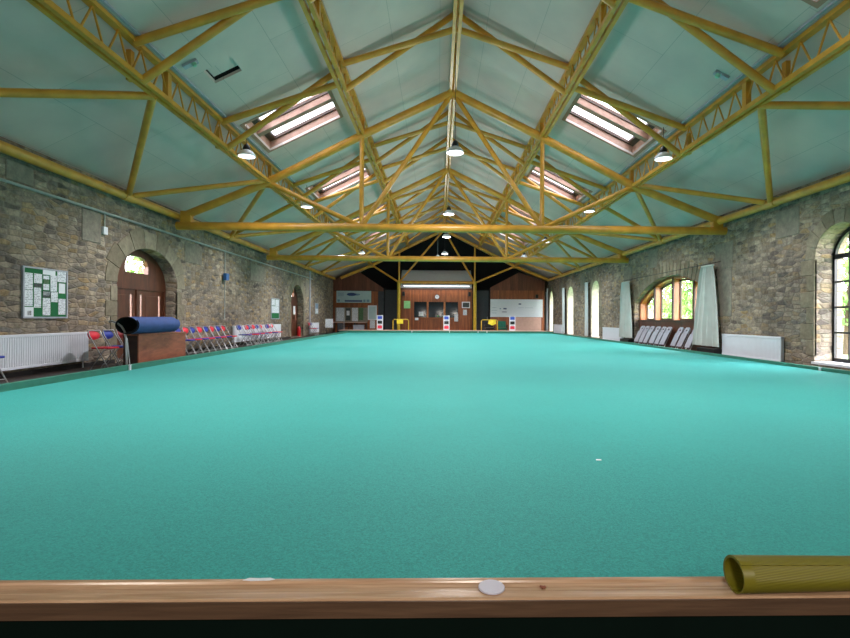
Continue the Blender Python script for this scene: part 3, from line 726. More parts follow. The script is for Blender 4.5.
for i in range(4):
    y0, y1 = ed[i] + .05, ed[i + 1] - .05
    top = [(y1 - (y1 - y0) * k / 6, min(zarc(y1 - (y1 - y0) * k / 6, .12), 2.6)) for k in range(7)]
    ti = [(y1 - .06 - (y1 - y0 - .12) * k / 6, zarc(y1 - .06 - (y1 - y0 - .12) * k / 6, .19)) for k in range(7)]
    MB().prism([(y0, 1.07), (y1, 1.07)] + top, [[(y0 + .06, 1.13), (y1 - .06, 1.13)] + ti], f, .33, .38).build('sash', M['winwood'], r)
    MB().prism([(y0 + .02, 1.1), (y1 - .02, 1.1)] + [(u, v - .03) for u, v in top], [], f, .352, .357).build('pane', M['glass'], r)

# curtains ------------------------------------------------------------
def curtain(name, yc, ztop, zbot, w0, w1, folds, amp, mat, label, lean=0, x0=None, grp=None):
    x0 = RW - .14 if x0 is None else x0
    r = thing(name, label, 'curtain', (x0, yc, 0), 0, grp)
    n = folds * 10; m = 22; vs = []; fs = []; th = .008
    for side in (0, 1):
        for j in range(m + 1):
            t = j / m; z = ztop + (zbot - ztop) * t; w = w0 + (w1 - w0) * (t ** .7)
            for i in range(n + 1):
                u = i / n; ph = folds * 2 * PI * u + .7 * sin(3 * u + 2 * t)
                d = amp * (.6 + .4 * t) * (2 * abs(sin(ph / 2)) - 1) + .25 * amp * sin(1.3 * ph + 1)
                vs.append((d + side * th, (u - .5) * w + lean * t + .02 * sin(ph * .5), z))
    k = n + 1; o = (m + 1) * k
    for j in range(m):
        for i in range(n):
            p = j * k + i
            fs += [(p, p + 1, p + k + 1, p + k), (o + p, o + p + k, o + p + k + 1, o + p + 1)]
    for j in range(m):
        for i in (0, n): p = j * k + i; fs.append((p, p + k, o + p + k, o + p))
    for i in range(n):
        fs += [(i, o + i, o + i + 1, i + 1)]; p = m * k + i; fs.append((p, p + 1, o + p + 1, o + p))
    MB().add(vs, fs).build('cloth', mat, r, True, 0, 2, 60)
    hd = MB().bar((0, -w0 / 2 - .02, ztop + .0), (0, w0 / 2 + .02, ztop + .0), .05, .05); hd.build('heading_tape', mat, r)
    return r
curtain('curtain', 14.95, 2.72, .3, .62, 1.5, 5, .05, M['curtain'], 'tall grey curtain gathered at the near end of the broad window', .1, RW - .22, 'grey curtains of the broad window')
curtain('curtain', 21.55, 2.7, .3, .8, 1.5, 5, .05, M['curtain'], 'grey curtain gathered at the far end of the broad window', -.02, RW - .22, 'grey curtains of the broad window')
r = thing('curtain_rail', 'thin dark curtain rail across the broad window', 'curtain rail')
MB().tube((RW - .2, 14.55, 2.78), (RW - .2, 22.0, 2.78), .013, 8).build('rod', M['black'], r, True)
for y in (14.6, 18.0, 21.9): MB().tube((RW - .21, y, 2.78), (RW + .02, y, 2.82), .01, 6).build('bracket', M['black'], r)
for (a, b), l in zip(SLITS[1:], ('nearest', 'middle', 'farthest')):
    curtain('curtain', b + .5, 3.1, .15, .55, .62, 4, .05, M['curtainwhite'], 'narrow white curtain beside the %s of the three narrow windows' % l, 0, RW - .13, 'white curtains of the narrow windows')
# dark boots under the broad-window curtains: low black heaters
for y, l in ((14.9, 'near'), (21.5, 'far')):
    o = MB().box(RW - .3, RW - .06, y - .5, y + .5, .0, .24).build('low_heater', M['black'], None, False, .01, 1); tag(o, 'low black box under the grey curtain at the %s end of the broad window' % l, 'box')

# ------------------------------------------------------------------ chairs
def make_chair(col, label, group):
    r = thing('folding_chair', label, 'chair', (0, 0, 0), 0, group)
    for s in (-1, 1):
        MB().sweep([(-.24, s * .17, .80), (-.20, s * .19, .70), (.21, s * .19, .0)], .011, 8).build('leg', M['chrome'], r, True)
        MB().sweep([(.10, s * .165, .43), (-.20, s * .165, .0)], .011, 8).build('leg', M['chrome'], r, True)
    MB().tube((-.24, -.17, .80), (-.24, .17, .80), .011, 8).build('top_rail', M['chrome'], r, True)
    MB().tube((.16, -.19, .085), (.16, .19, .085), .008, 8).build('stretcher', M['chrome'], r, True)
    MB().prism([(-.19, -.15), (.17, -.17), (.20, -.13), (.20, .13), (.17, .17), (-.19, .15)], [], lambda u, v, d: (u, v, d), .425, .46).build('seat', M[col], r, False, .012, 2)
    mb = MB(); vs = []; n = 14
    pts = [(.175 * cos(2 * PI * i / 20) * (1 if abs(cos(2 * PI * i / 20)) < .7 else .97), .70 + .095 * sin(2 * PI * i / 20)) for i in range(20)]
    mb.prism(pts, [], lambda u, v, d: (-.215 - (v - .62) * .28 + .06 * (1 - (u / .18) ** 2) * -.5 + d, u, v), -.012, .016).build('backrest', M[col], r, True, .006, 2)
    return r
proto = {}
def chair(col, x, y, label, group, rz=0):
    if col not in proto: proto[col] = make_chair(col, label, group); o = proto[col]
    else: o = dup(proto[col])
    o.location = (x, y, 0); o.rotation_euler = (0, 0, rz); o['label'] = label; o['group'] = group
    return o
cn = {'red': 'red', 'blue': 'blue', 'darkred': 'dark red'}
G1 = 'folding chairs between the radiator and the wooden box'
for i, (col, y) in enumerate((('red', 10.5), ('blue', 10.95), ('darkred', 11.4))):
    chair(col, LX(y) + .71, y, '%s folding chair with metal legs between radiator and wooden box' % cn[col], G1)
chair('blue', -7.07, 7.95, 'blue folding chair in front of the radiator under the noticeboard', 'single chairs')
G2 = 'folding chairs in the row beyond the wooden box'
for i in range(8):
    col = 'blue' if i % 2 == 0 else 'red'; y = 14.05 + i * .43
    chair(col, LX(y) + .62, y, '%s folding chair, %s in the row beyond the wooden box' % (cn[col], ORD[i]), G2, random.uniform(-.03, .03))
G3 = 'folding chairs in front of the far radiators'
for i, (col, y, dx) in enumerate((('blue', 18.5, .6), ('red', 18.95, .72), ('blue', 19.45, .6), ('red', 19.92, .6), ('blue', 20.38, .6), ('red', 20.84, .6), ('blue', 21.3, .7), ('red', 21.78, .6), ('red', 22.24, .6))):
    chair(col, LX(y) + dx, y, '%s folding chair, %s along the far radiators from the noticeboard end' % (cn[col], ORD[i]), G3, random.uniform(-.08, .08))
for i, (col, y) in enumerate((('red', 29.6), ('blue', 30.07))):
    chair(col, LX(y) + .42, y, '%s folding chair beyond the farther arched doorway' % cn[col], 'folding chairs beyond the farther doorway')

# white folded chairs leaning in the broad window
def make_folded(label, group):
    r = thing('folded_chair', label, 'chair', (0, 0, 0), 0, group)
    L = .86; th = math.atan2(.78, .36)
    P = lambda u, v, d: (u * cos(th) - d * sin(th), v, u * sin(th) + d * cos(th))   # u along the chair, d off its face
    for s in (-1, 1):
        MB().sweep([P(0, s * .19, 0), P(L - .05, s * .19, 0), P(L, s * .14, 0)], .011, 8).build('leg', M['chrome'], r, True)
        MB().sweep([P(.02, s * .16, .03), P(.5, s * .16, .03)], .010, 8).build('leg', M['black'], r, True)
    sh = [(.16, -.2), (.60, -.21), (.64, -.18), (.64, .18), (.60, .21), (.16, .2)]
    MB().prism(sh, [], lambda u, v, d: P(u, v, d), .042, .068).build('seat', M['lilac'], r, False, .006, 1)
    bk = [(.65, -.2), (.82, -.2), (.88, -.13), (.88, .13), (.82, .2), (.65, .2)]
    MB().prism(bk, [[(.74, -.07), (.79, -.07), (.79, .07), (.74, .07)]], lambda u, v, d: P(u, v, d), .015, .045).build('backrest', M['lilac'], r, False, .005, 1)
    MB().tube(P(.12, -.19, 0), P(.12, .19, 0), .008, 6).build('stretcher', M['black'], r)
    return r
fy = [20.3, 19.85, 19.4, 18.85, 18.4, 17.95, 17.1, 16.65, 16.1]
fp = None
for i, y in enumerate(fy):
    lb = 'white folded chair leaning in the broad window, %s from its far end' % ORD[i]
    if fp is None: fp = make_folded(lb, 'white folded chairs leaning in the broad window'); o = fp
    else: o = dup(fp, None, None, lb)
    o.scale = (1, .86, 1); o.location = (RW - .28, y, .012); o.rotation_euler = (0, 0, random.uniform(-.05, .05))

# wooden box with rolled foam and metal hoop
r = thing('wooden_box', 'long brown wooden storage box against the arched door, under a blue roll', 'box', (-6.34, 11.17, 0))
MB().box(-.02, .265, -.93, .93, .0, .70).build('carcass', M['shadewood'], r)
MB().box(.266, .29, -.94, .94, .0, .70).build('front_panel', M['boxwood'], r)
MB().box(-.03, .3, -.95, .95, .701, .735).build('lid', M['boxwood'], r, False, .005, 1)
def roll(L, rx, rz, th):
    n = 90; turns = 1.35; vs = []; fs = []; prof = []
    for i in range(n + 1):
        t = i / n; a = -PI / 2 + turns * 2 * PI * t; k = 1 - .16 * (1 - t) * (1 if t < 1 else 0)
        prof.append((a, k))
    for j in (0, 1):
        for a, k in prof:
            for q in (0, th): vs.append(((rx * k - q) * cos(a), -L / 2 + L * j, (rz * k - q) * sin(a)))
    w = 2 * (n + 1)
    for i in range(n):
        p = 2 * i; q = p + w
        fs += [(p, p + 2, q + 2, q), (p + 1, q + 1, q + 3, p + 3), (p, p + 1, p + 3, p + 2), (q, q + 2, q + 3, q + 1)]
    fs += [(0, w, w + 1, 1), (2 * n, 2 * n + 1, w + 2 * n + 1, w + 2 * n)]
    return vs, fs
vs, fs = roll(1.56, .245, .185, .02)
mb = MB().add(vs, fs); mb.mi = [0 if (i % 4 == 0) else 1 for i in range(len(mb.f))]
o = mb.build('foam_roll', [M['foamblue'], M['foamblack']], None, True, 0, 2, 50); o.location = (-6.13, 10.76, .736 + .187); tag(o, 'large rolled blue foam mat lying on the wooden box', 'foam roll')
r = thing('metal_hoop', 'bent grey metal hoop stand leaning before the end of the wooden box', 'stand', (-6.26, 10.02, 0))
MB().sweep([(-.24, 0, .98), (-.2, 0, 1.0), (-.1, 0, .97), (0, 0, .9), (.06, 0, .8), (.09, 0, .66), (.1, 0, .3), (.11, 0, .02)], .02, 8).build('hoop', M['chrome'], r, True)
MB().sweep([(.09, .03, .66), (.16, .03, .02)], .012, 8).build('prop', M['chrome'], r, True)
MB().box(-.02, .2, -.02, .06, 0, .02).build('foot', M['chrome'], r)

# ------------------------------------------------------------------ pendant lamps
def make_lamp(label, group):
    r = thing('pendant_lamp', label, 'lamp', (0, 0, 0), 0, group)
    MB().lathe([(.001, .04), (.185, .04), (.205, .0), (.2, .0), (.185, .022), (.17, .06), (.1, .12), (.001, .125)][:0] + [(.205, 0), (.2, .05), (.15, .115), (.09, .15), (.001, .15)], 28).build('shade', M['white'], r, True)
    MB().lathe([(.001, -.025), (.12, -.02), (.19, .0), (.19, .004), (.001, .004)], 28).build('diffuser', M['lampglow'], r, True)
    MB().lathe([(.001, .15), (.085, .15), (.09, .2), (.06, .27), (.03, .3), (.001, .3)], 20).build('cap', M['lampcap'], r, True)
    MB().tube((0, 0, .3), (0, 0, ROD), .008, 6).build('suspension_rod', M['lampcap'], r)
    return r
LY = {-1: (12.05, 17.5, 23.6, 30.0, 5.6), 0: (12.0, 19.1, 24.5, 31.0, 5.6), 1: (11.85, 17.75, 25.0, 31.2, 5.6)}  # last of each row is an unseen lamp added to brighten near carpet
side_rod = None
SPOT = 270
SPILL = 36
FILL = 54
SIDE_OFF, LZ = 4.98, 4.93
for s, w in ((-1, 'on the noticeboard side'), (0, 'below the ridge'), (1, 'on the curtained side')):
    base = None
    x = RX + s * SIDE_OFF
    zl = LZ if s else 5.06
    ROD = cz(x) - zl - .001
    for i, y in enumerate(LY[s]):
        lb = 'round pendant lamp %s, %s' % (w, ORD[i] + ' one seen from the front' if i < 4 else 'unseen, added to light the near carpet')
        if base is None: base = make_lamp(lb, 'pendant lamps'); o = base
        else: o = dup(base, None, None, lb)
        o.location = (x, y, zl)
        if s == 0:
          ld = bpy.data.lights.new('lamp_spill', 'POINT'); ld.energy = SPILL * (.5 if y < 8 else 1.6 if y < 14 else 1.8); ld.shadow_soft_size = .3; ld.color = (1, .94, .92)
          lo = bpy.data.objects.new('lamp_spill', ld); C.objects.link(lo); lo.parent = o; lo.location = (0, 0, -.36)
        ld = bpy.data.lights.new('lamp_light', 'SPOT'); ld.energy = SPOT * (2.0 if y < 8 else 1.15 if y < 14 else 1.2); ld.spot_size = math.radians(104 if y < 8 else 146); ld.spot_blend = 1.0 if y < 8 else .6; ld.shadow_soft_size = .1; ld.color = (1, .94, .92)
        lo = bpy.data.objects.new('lamp_light', ld); C.objects.link(lo); lo.parent = o; lo.location = (0, 0, -.2)
# emergency fittings by the low purlins
for s, y in ((-1, 9.2), (1, 9.3)):
    x = RX + s * 4.93
    r = thing('ceiling_fitting', 'small glassy ceiling fitting beside the low purlin on the %s side' % ('noticeboard' if s < 0 else 'curtained window'), 'fitting', (x, y, cz(x)))
    sgn = -s
    q = MB().box(-.14, .14, -.05, .05, -.05, -.0); q.xf(Matrix.Rotation(s * math.atan(SL), 4, 'Y')); q.build('housing', M['greycrate'], r)
    q = MB().lathe([(.001, -.11), (.035, -.1), (.05, -.05), (.001, -.05)], 12, (sgn * .06, 0, 0)); q.xf(Matrix.Rotation(s * math.atan(SL), 4, 'Y')); q.build('lens', M['emer'], r, True)

# ------------------------------------------------------------------ far end
ZK = 1.0
def slab(name, x0, x1, y, z0, z1, mat, parent, t=.02, **kw):
    return MB().box(x0, x1, y - t, y, z0, z1).build(name, M[mat], parent, **kw)
# office
r = thing('bowls_office', 'central wood-lined office with long dark serving hatch and clock', 'office', (0, 0, 0))
HB = [(-1.82, 1.12), (1.48, 1.12), (1.48, 2.3), (-1.82, 2.3)]
MB().prism([(-2.82, 0), (2.54, 0), (2.54, 3.34), (-2.82, 3.34)], [HB], lambda u, v, d: (u, YP + d, v), -.04, .04).build('front_boards', M['panel'], r)
MB().box(-2.82, 2.54, YP - .09, YP - .04, 3.2, 3.34).build('fascia', M['door'], r)
MB().box(-1.84, 1.5, YP + .05, YP + .07, 1.1, 2.32).build('hatch_glass', M['darkglass'], r)
for a, b in ((-.87, -.74), (.40, .53)): MB().box(a, b, YP - .05, YP + .045, 1.12, 2.3).build('hatch_mullion', M['orange'], r)
MB().box(-1.86, 1.52, YP - .16, YP - .041, 1.06, 1.12).build('hatch_counter', M['orange'], r)
MB().box(-1.73, .42, YP - .1, YP - .041, .03, 1.02).build('counter_front', M['panel'], r)
for x in (-2.82, 2.44): MB().box(x, x + .1, YP + .041, YP + 3.4, 0, 3.3).build('side_wall', M['void'], r)
mb = MB(); n = 10; pr = []
for i in range(n + 1):
    t = i / n; pr.append((YP - .12 + 1.5 * t, 3.38 + 1.42 * math.sin(t * PI / 2 * .95)))
vs = []; fs = []
for a, b in pr:
    for q in (0, -.05): vs += [(-2.82, a, b + q), (2.5, a, b + q)]
for i in range(n): k = 4 * i; fs += [(k, k + 1, k + 5, k + 4), (k + 2, k + 6, k + 7, k + 3), (k, k + 4, k + 6, k + 2), (k + 1, k + 3, k + 7, k + 5)]
fs += [(0, 2, 3, 1), (4 * n, 4 * n + 1, 4 * n + 3, 4 * n + 2)]
mb.add(vs, fs).build('curved_roof', M['soffit'], r, True)
# fluorescent batten along the office front
r = thing('strip_light', 'long white fluorescent strip above the office boards', 'lamp', (-.14, YP - .3, 3.5))
MB().box(-2.5, 2.5, -.05, .05, .0, .07).build('housing', M['white'], r)
MB().tube((-2.45, 0, -.03), (2.45, 0, -.03), .022, 10).build('tube', M['lampglow'], r, True)
for a in (-1.5, 1.5): MB().box(a - .02, a + .02, -.02, .3, .07, .1).build('bracket', M['white'], r)
ld = bpy.data.lights.new('strip_lamp', 'AREA'); ld.shape = 'RECTANGLE'; ld.size = 4.9; ld.size_y = .08; ld.energy = 24
lo = bpy.data.objects.new('strip_lamp', ld); C.objects.link(lo); lo.parent = r; lo.location = (0, -.06, -.07); lo.rotation_euler = (math.radians(-20), 0, 0)
# side rooms
def gable(name, pts, y, depth, label, mat):
    r = thing(name, label, 'side room')
    MB().prism(pts, [], lambda u, v, d: (u, y + d, v), 0, .06).build('boarded_front', M[mat], r)
    a = pts[-2:]; b = pts[2:4]
    return r
g1 = gable('boarded_room', [(-7.85, 0), (-4.12, 0), (-4.12, 3.3), (-6.1, 4.62), (-7.85, 3.95)], YP, 3, 'red brown boarded gable behind the pale blue banner', 'panel2')
MB().box(-7.8, -4.2, YP - .03, YP - .001, 3.06, 3.12).build('rail', M['door'], g1)
slab('lower_boards', -7.84, -4.2, YP - .002, .0, 3.06, 'panel', g1, .018)
MB().box(-4.5, -4.1, YP - .06, YP - .001, 0, 3.06).build('corner_post', M['greydoor'], g1)
MB().box(-4.14, -4.06, YP + .061, YP + 3.4, 0, 3.3).build('side_wall', M['void'], g1)
g2 = gable('boarded_room', [(3.89, 0), (8.0, 0), (8.0, 3.9), (6.04, 4.55), (3.89, 3.4)], YP, 3, 'red brown boarded gable behind the large whiteboard', 'panel2')
MB().box(3.85, 3.93, YP + .061, YP + 3.4, 0, 3.3).build('side_wall', M['void'], g2)
slab('lower_boards', 3.92, 7.98, YP - .002, .0, 3.2, 'panel', g2, .018)
# passages with dark doors
for x0, x1, l in ((-4.05, -2.9, 'banner'), (2.6, 3.84, 'whiteboard')):
    r = thing('door_%d' % (3 if x0 < 0 else 4), 'dark grey door in the passage between office and %s' % l, 'door', (0, 0, 0)); r['kind'] = 'structure'
    MB().box(x0, x1, YP + .5, YP + .56, 0, 3.2).build('leaf', M['greydoor'], r)
    MB().box(x0, x1, YP + .42, YP + .5, 3.2, 3.28).build('lintel', M['void'], r)
    MB().tube((x1 - .12, YP + .44, 1.0), (x1 - .12, YP + .44, 1.2), .02, 8).build('handle', M['greycrate'], r)

# items on the office front
r = thing('wall_clock', 'round white wall clock above the office hatch', 'clock', (-.1, YP - .045, 2.68))
rot = Matrix.Rotation(PI / 2, 4, 'X')
MB().lathe([(.001, 0), (.19, 0), (.19, .05), (.165, .06), (.16, .03), (.001, .03)], 32).xf(rot).build('case', M['black'], r, True)
MB().lathe([(.001, .03), (.158, .03), (.158, .036), (.001, .036)], 32).xf(rot).build('dial', M['white'], r)
MB().bar((0, -.04, 0), (.05, -.04, .08), .012, .004, (0, 1, 0)).build('hour_hand', M['black'], r)
MB().bar((0, -.044, 0), (-.09, -.044, .08), .009, .004, (0, 1, 0)).build('minute_hand', M['black'], r)
def sheet(name, x0, x1, z0, z1, mat, label, cat='notice', y=None, t=.012, framed=None):
    y = YP - .042 if y is None else y
    r = thing(name, label, cat, ((x0 + x1) / 2, y, z0)); w = (x1 - x0) / 2; hh = z1 - z0
    if framed:
        MB().prism([(-w, 0), (w, 0), (w, hh), (-w, hh)], [[(-w + .06, .06), (w - .06, .06), (w - .06, hh - .06), (-w + .06, hh - .06)]], lambda u, v, d: (u, -d, v), 0, .03).build('frame', M[framed], r)
        MB().box(-w + .04, w - .04, -.015, -.002, .04, hh - .04).build('print', M[mat], r)
    else:
        MB().box(-w, w, -t, 0, 0, hh).build('sheet', M[mat], r)
    return r
sheet('notice_sheet', -2.58, -2.1, 1.8, 2.36, 'greenpaper', 'pale green notice on the office wall beside the column')
q = sheet('framed_picture', 1.76, 2.37, 1.85, 2.32, 'darkphoto', 'white framed picture on the office wall right of the hatch', 'picture', None, .012, 'white')
sheet('notice_sheet', 1.85, 2.14, 1.32, 1.73, 'paper', 'white notice below the framed picture on the office wall')
sheet('notice_sheet', 1.19, 1.48, .85, 1.41, 'paper', 'white notice hanging at the corner of the office hatch', 'notice', YP - .165)
sheet('notice_sheet', -1.47, -1.11, 1.23, 1.54, 'paper', 'white notice standing inside the hatch at its dark pane', 'notice', YP + .045)
o = MB().box(-1.74, -1.48, YP - .2, YP - .165, .92, 1.1).build('leaflet_holder', M['paperplain']); tag(o, 'small white leaflet holder on the hatch counter front', 'leaflet')
r = thing('potted_plant', 'small green plant on the office hatch counter', 'plant', (-.02, YP - .1, 1.12))
MB().lathe([(.001, 0), (.035, 0), (.045, .07), (.001, .07)], 14).build('pot', M['black'], r, True)
mb = MB()
for i in range(26):
    a = random.uniform(0, 2 * PI); e = random.uniform(.2, 1.3); l = random.uniform(.08, .17)
    p = Vector((0, 0, .07)); q = p + Vector((cos(a) * cos(e), sin(a) * cos(e) * .5, sin(e))) * l; sd = Vector((-sin(a), cos(a), 0)) * .018
    m_ = (p + q) / 2; mb.add([p, m_ + sd, q, m_ - sd], [(0, 1, 2, 3)])
mb.build('leaves', M['greenpaper'], r)
for x, l in ((-2.6, 'green notice'), (2.32, 'framed picture')):
    o = MB().box(x - .09, x + .09, YP - .24, YP - .045, 2.74, 3.05).build('loudspeaker', M['black'], None, False, .01, 1); tag(o, 'small black loudspeaker on the office wall above the %s' % l, 'loudspeaker')
# banner
r = thing('wall_banner', 'pale blue banner with dark oval emblem on the red brown boards', 'banner', (-6.3, YP - .045, 2.2))
MB().box(-1.3, 1.28, -.02, 0, 0, .88).build('sheet', M['banner'], r)
MB().prism([(-.17 + .36 * cos(2 * PI * i / 28), .62 + .12 * sin(2 * PI * i / 28)) for i in range(28)], [], lambda u, v, d: (u, -d, v), .021, .024).build('emblem', M['navy'], r)
MB().prism([(.2 + .26 * cos(2 * PI * i / 20), .61 + .08 * sin(2 * PI * i / 20)) for i in range(20)], [], lambda u, v, d: (u, -d, v), .0205, .0225).build('emblem_tail', M['bluegrey'], r)
MB().box(-.68, .62, -.024, -.021, .07, .19).build('stripe', M['navy'], r)
for a, b in ((.7, .86), (.95, 1.15), (-1.22, -1.05)): MB().box(a, b, -.024, -.021, .07, .24).build('print_block', M['bluegrey'], r)
for i in range(4): MB().box(-1.2, -.75, -.023, -.021, .5 + i * .07, .525 + i * .07).build('print_line', M['bluegrey'], r)
# pigeon shelf / display below the banner
r = thing('display_shelf', 'cluttered display counter with pinned pictures below the banner', 'shelf', (0, 0, 0))
MB().box(-7.7, -5.25, YP - .04, YP - .021, .78, 1.84).build('backboard', M['pad'], r)
MB().box(-7.75, -5.3, YP - .55, YP - .041, .70, .77).build('counter', M['pink'], r)
for x in (-7.72, -6.22, -5.34): MB().box(x, x + .05, YP - .5, YP - .041, 0, .70).build('upright', M['winwood'], r)
for x0, x1, z0, z1, m in ((-7.6, -7.0, .82, 1.82, 'paper'), (-6.9, -6.54, .88, 1.78, 'darkphoto'), (-6.44, -6.0, .82, 1.82, 'paper'), (-5.95, -5.6, .9, 1.8, 'greenphoto'), (-6.84, -6.62, 1.25, 1.6, 'paperplain')):
    yy = YP - .05 - (.006 if m == 'paperplain' else 0)
    MB().box(x0, x1, yy - .004, yy, z0, z1).build('pinned_picture', M[m], r)
sheet('poster', -5.26, -4.6, .92, 2.0, 'banner', 'pale poster with white header beside the display counter', 'poster', YP - .045, .012, 'white')
sheet('poster', -5.1, -4.72, .3, .9, 'paper', 'low white poster under the pale poster', 'poster', YP - .03)
r = thing('grey_crate', 'pale grey storage crate under the display counter', 'crate', (-5.82, YP - .75, 0))
MB().box(-.38, .38, -.18, .18, 0, .5).build('body', M['greycrate'], r, False, .01, 1); MB().box(-.4, .4, -.2, .2, .5, .56).build('lid', M['greycrate'], r, False, .01, 1)
r = thing('dark_stool', 'dark stool under the display counter', 'stool', (-6.75, YP - .8, 0))
MB().box(-.25, .25, -.2, .2, .42, .48).build('seat', M['winwood'], r, False, .01, 1)
for a in (-.2, .2):
    for b in (-.15, .15): MB().tube((a, b, 0), (a, b, .42), .018, 8).build('leg', M['black'], r)
# sign stand on the noticeboard side
r = thing('sign_stand', 'white sign board on a dark trolley by the far corner', 'sign', (-7.2, 33.2, 0))
MB().box(-.26, .24, -.02, .02, .42, 1.0).build('board', M['paper'], r)
for s in (-1, 1): MB().tube((s * .18, .03, 0), (s * .18, .03, 1.0), .018, 8).build('post', M['black'], r)
MB().box(-.24, .24, -.1, .16, .0, .04).build('base', M['black'], r)
r = thing('equipment_trolley', 'dark equipment trolley beside the white sign board', 'trolley', (-6.75, 34.9, 0))
MB().box(-.25, .25, -.25, .25, .08, .16).build('base', M['black'], r)
MB().box(-.22, .1, -.2, .2, .16, .7).build('bin', M['greydoor'], r, False, .02, 1)
MB().sweep([(.2, -.2, .1), (.2, -.2, 1.1), (.2, .2, 1.1), (.2, .2, .1)], .016, 8).build('handle', M['chrome'], r, True)
for a in (-.2, .2):
    for b in (-.2, .2): MB().lathe([(.001, -.02), (.04, -.02), (.04, .02), (.001, .02)], 12).xf(Matrix.Translation((a, b, .04)) @ Matrix.Rotation(PI / 2, 4, 'X')).build('wheel', M['black'], r)
# scoreboards
def make_score(label):
    r = thing('scoreboard', label, 'scoreboard', (0, 0, 0), 0, 'scoreboards on the far bank')
    MB().box(-.21, .21, -.025, .0, .02, 1.0).build('board', M['white'], r, False, .006, 1)
    for z, m in ((.74, 'card_blue'), (.42, 'black'), (.1, 'card_red')):
        MB().box(-.15, .15, -.04, -.026, z, z + .2).build('number_card', M[m], r)
        MB().box(-.1, .1, -.034, -.0262, z + .215, z + .25).build('caption', M['greycrate'], r)
    MB().sweep([(-.15, 0, .9), (-.15, .28, 0)], .012, 6).build('strut', M['chrome'], r)
    MB().sweep([(.15, 0, .9), (.15, .28, 0)], .012, 6).build('strut', M['chrome'], r)
    MB().box(-.2, .2, -.06, .06, 0, .02).build('foot', M['white'], r)
    return r
sb = None
for x, l in ((-3.98, 'white scoreboard with blue, black and red cards before the banner passage'), (.56, 'white scoreboard with coloured cards in front of the office hatch'), (5.08, 'white scoreboard with coloured cards before the pinkish panel')):
    if sb is None: sb = make_score(l); o = sb
    else: o = dup(sb, None, None, l)
    o.location = (x, 34.2, .263)
# yellow rails
def rail(x, w, label, sign):
    r = thing('hand_rail', label, 'rail', (x, 34.1, .263), 0, 'yellow step rails on the far bank')
    MB().sweep([(-w, 0, 0), (-w, 0, .66), (-w + .07, 0, .72), (w - .07, 0, .72), (w, 0, .66), (w, 0, 0)], .03, 8).build('hoop', M['railyellow'], r, True)
    if sign: MB().box(-.27, .16, -.045, -.032, .43, .7).build('sign_plate', M['cloth_yellow'], r)
    return r
rail(-2.55, .53, 'yellow hoop rail with sign before the office column', True)
rail(3.49, .55, 'yellow hoop rail hung with a cloth near the whiteboard', False)
mb = MB(); vs = []; fs = []
for j in range(9):
    t = j / 8
    for i in range(9):
        u = i / 8 - .5; vs.append((u * (.46 + .1 * t), -.05 - .03 * sin(6 * u + 2 * t), .70 - .34 * t - .05 * cos(7 * u) * t))
for j in range(8):
    for i in range(8): k = j * 9 + i; fs.append((k, k + 1, k + 10, k + 9))
n0 = len(vs); vs += [(a, b + .012, c_) for a, b, c_ in vs]; fs += [tuple(q + n0 for q in f_)[::-1] for f_ in fs]
o = mb.add(vs, fs).build('yellow_cloth', M['cloth_yellow'], None, True); o.location = (3.68, 34.1, .3); tag(o, 'yellow cloth draped over the hoop rail near the whiteboard', 'cloth')
def armchair(x, y, col, label, w=.3):
    r = thing('armchair', label, 'chair', (x, y, .263 if y < 34.6 else 0))
    MB().box(-w, w, -.28, .26, .3, .45).build('seat', M[col], r, False, .03, 2)
    MB().box(-w, w, .2, .32, .46, .9).build('backrest', M[col], r, False, .04, 2)
    for s in (-1, 1):
        MB().box(s * (w + .04) - .03, s * (w + .04) + .03, -.26, .24, .6, .65).build('armrest', M['winwood'], r, False, .01, 1)
        for b in (-.24, .22): MB().box(s * (w + .04) - .025, s * (w + .04) + .025, b - .025, b + .025, 0, .6).build('leg', M['winwood'], r)
armchair(4.5, 35.2, 'greenseat', 'green upholstered armchair before the whiteboard')
armchair(3.62, 35.2, 'black', 'black chair behind the yellow cloth and hoop rail')
# whiteboard and pink panel
r = thing('whiteboard', 'large whiteboard with small writing on the boarded gable', 'whiteboard', (5.9, YP - .03, 1.2))
MB().box(-2.0, 1.95, -.03, 0, 0, 1.33).build('board', M['whiteboard'], r)
for x, z, w, hh, m in ((.22, .98, .1, .09, 'navy'), (-.9, .62, .12, .1, 'navy'), (-.95, .38, .18, .05, 'navy'), (-1.25, .62, .05, .08, 'bluegrey'), (-1.7, .7, .15, .02, 'bluegrey'), (-1.7, .5, .2, .02, 'bluegrey'), (-1.7, .3, .16, .02, 'bluegrey'), (.9, .7, .3, .015, 'bluegrey'), (.3, .7, .2, .015, 'bluegrey')):
    MB().box(x - w, x + w, -.034, -.031, z - hh / 2, z + hh / 2).build('writing', M[m], r)
o = slab('pink_panel', 5.77, 7.74, YP - .03, .02, 1.18, 'pink', None, .03); tag(o, 'pinkish plywood panel below the whiteboard', 'panel')
curtain('curtain', 36.1, 3.25, .12, .3, .34, 3, .04, M['curtainwhite'], 'slim white curtain in the corner beside the whiteboard', 0, 7.9)
o = MB().box(7.3, 7.5, YP - .2, YP - .025, 2.62, 2.9).build('loudspeaker', M['black'], None, False, .01, 1); tag(o, 'small black loudspeaker on the boards above the whiteboard', 'loudspeaker')
# small white gadget hanging on wire at middle
r = thing('hanging_sensor', 'small white fitting on a long thin wire below the ridge', 'fitting', (-.05, 28.0, 0))
MB().tube((0, 0, 4.62), (0, 0, cz(-.05)), .006, 6).build('wire', M['greycrate'], r); MB().lathe([(.001, 4.52), (.1, 4.54), (.1, 4.58), (.03, 4.63), (.001, 4.63)], 16).build('body', M['white'], r, True)

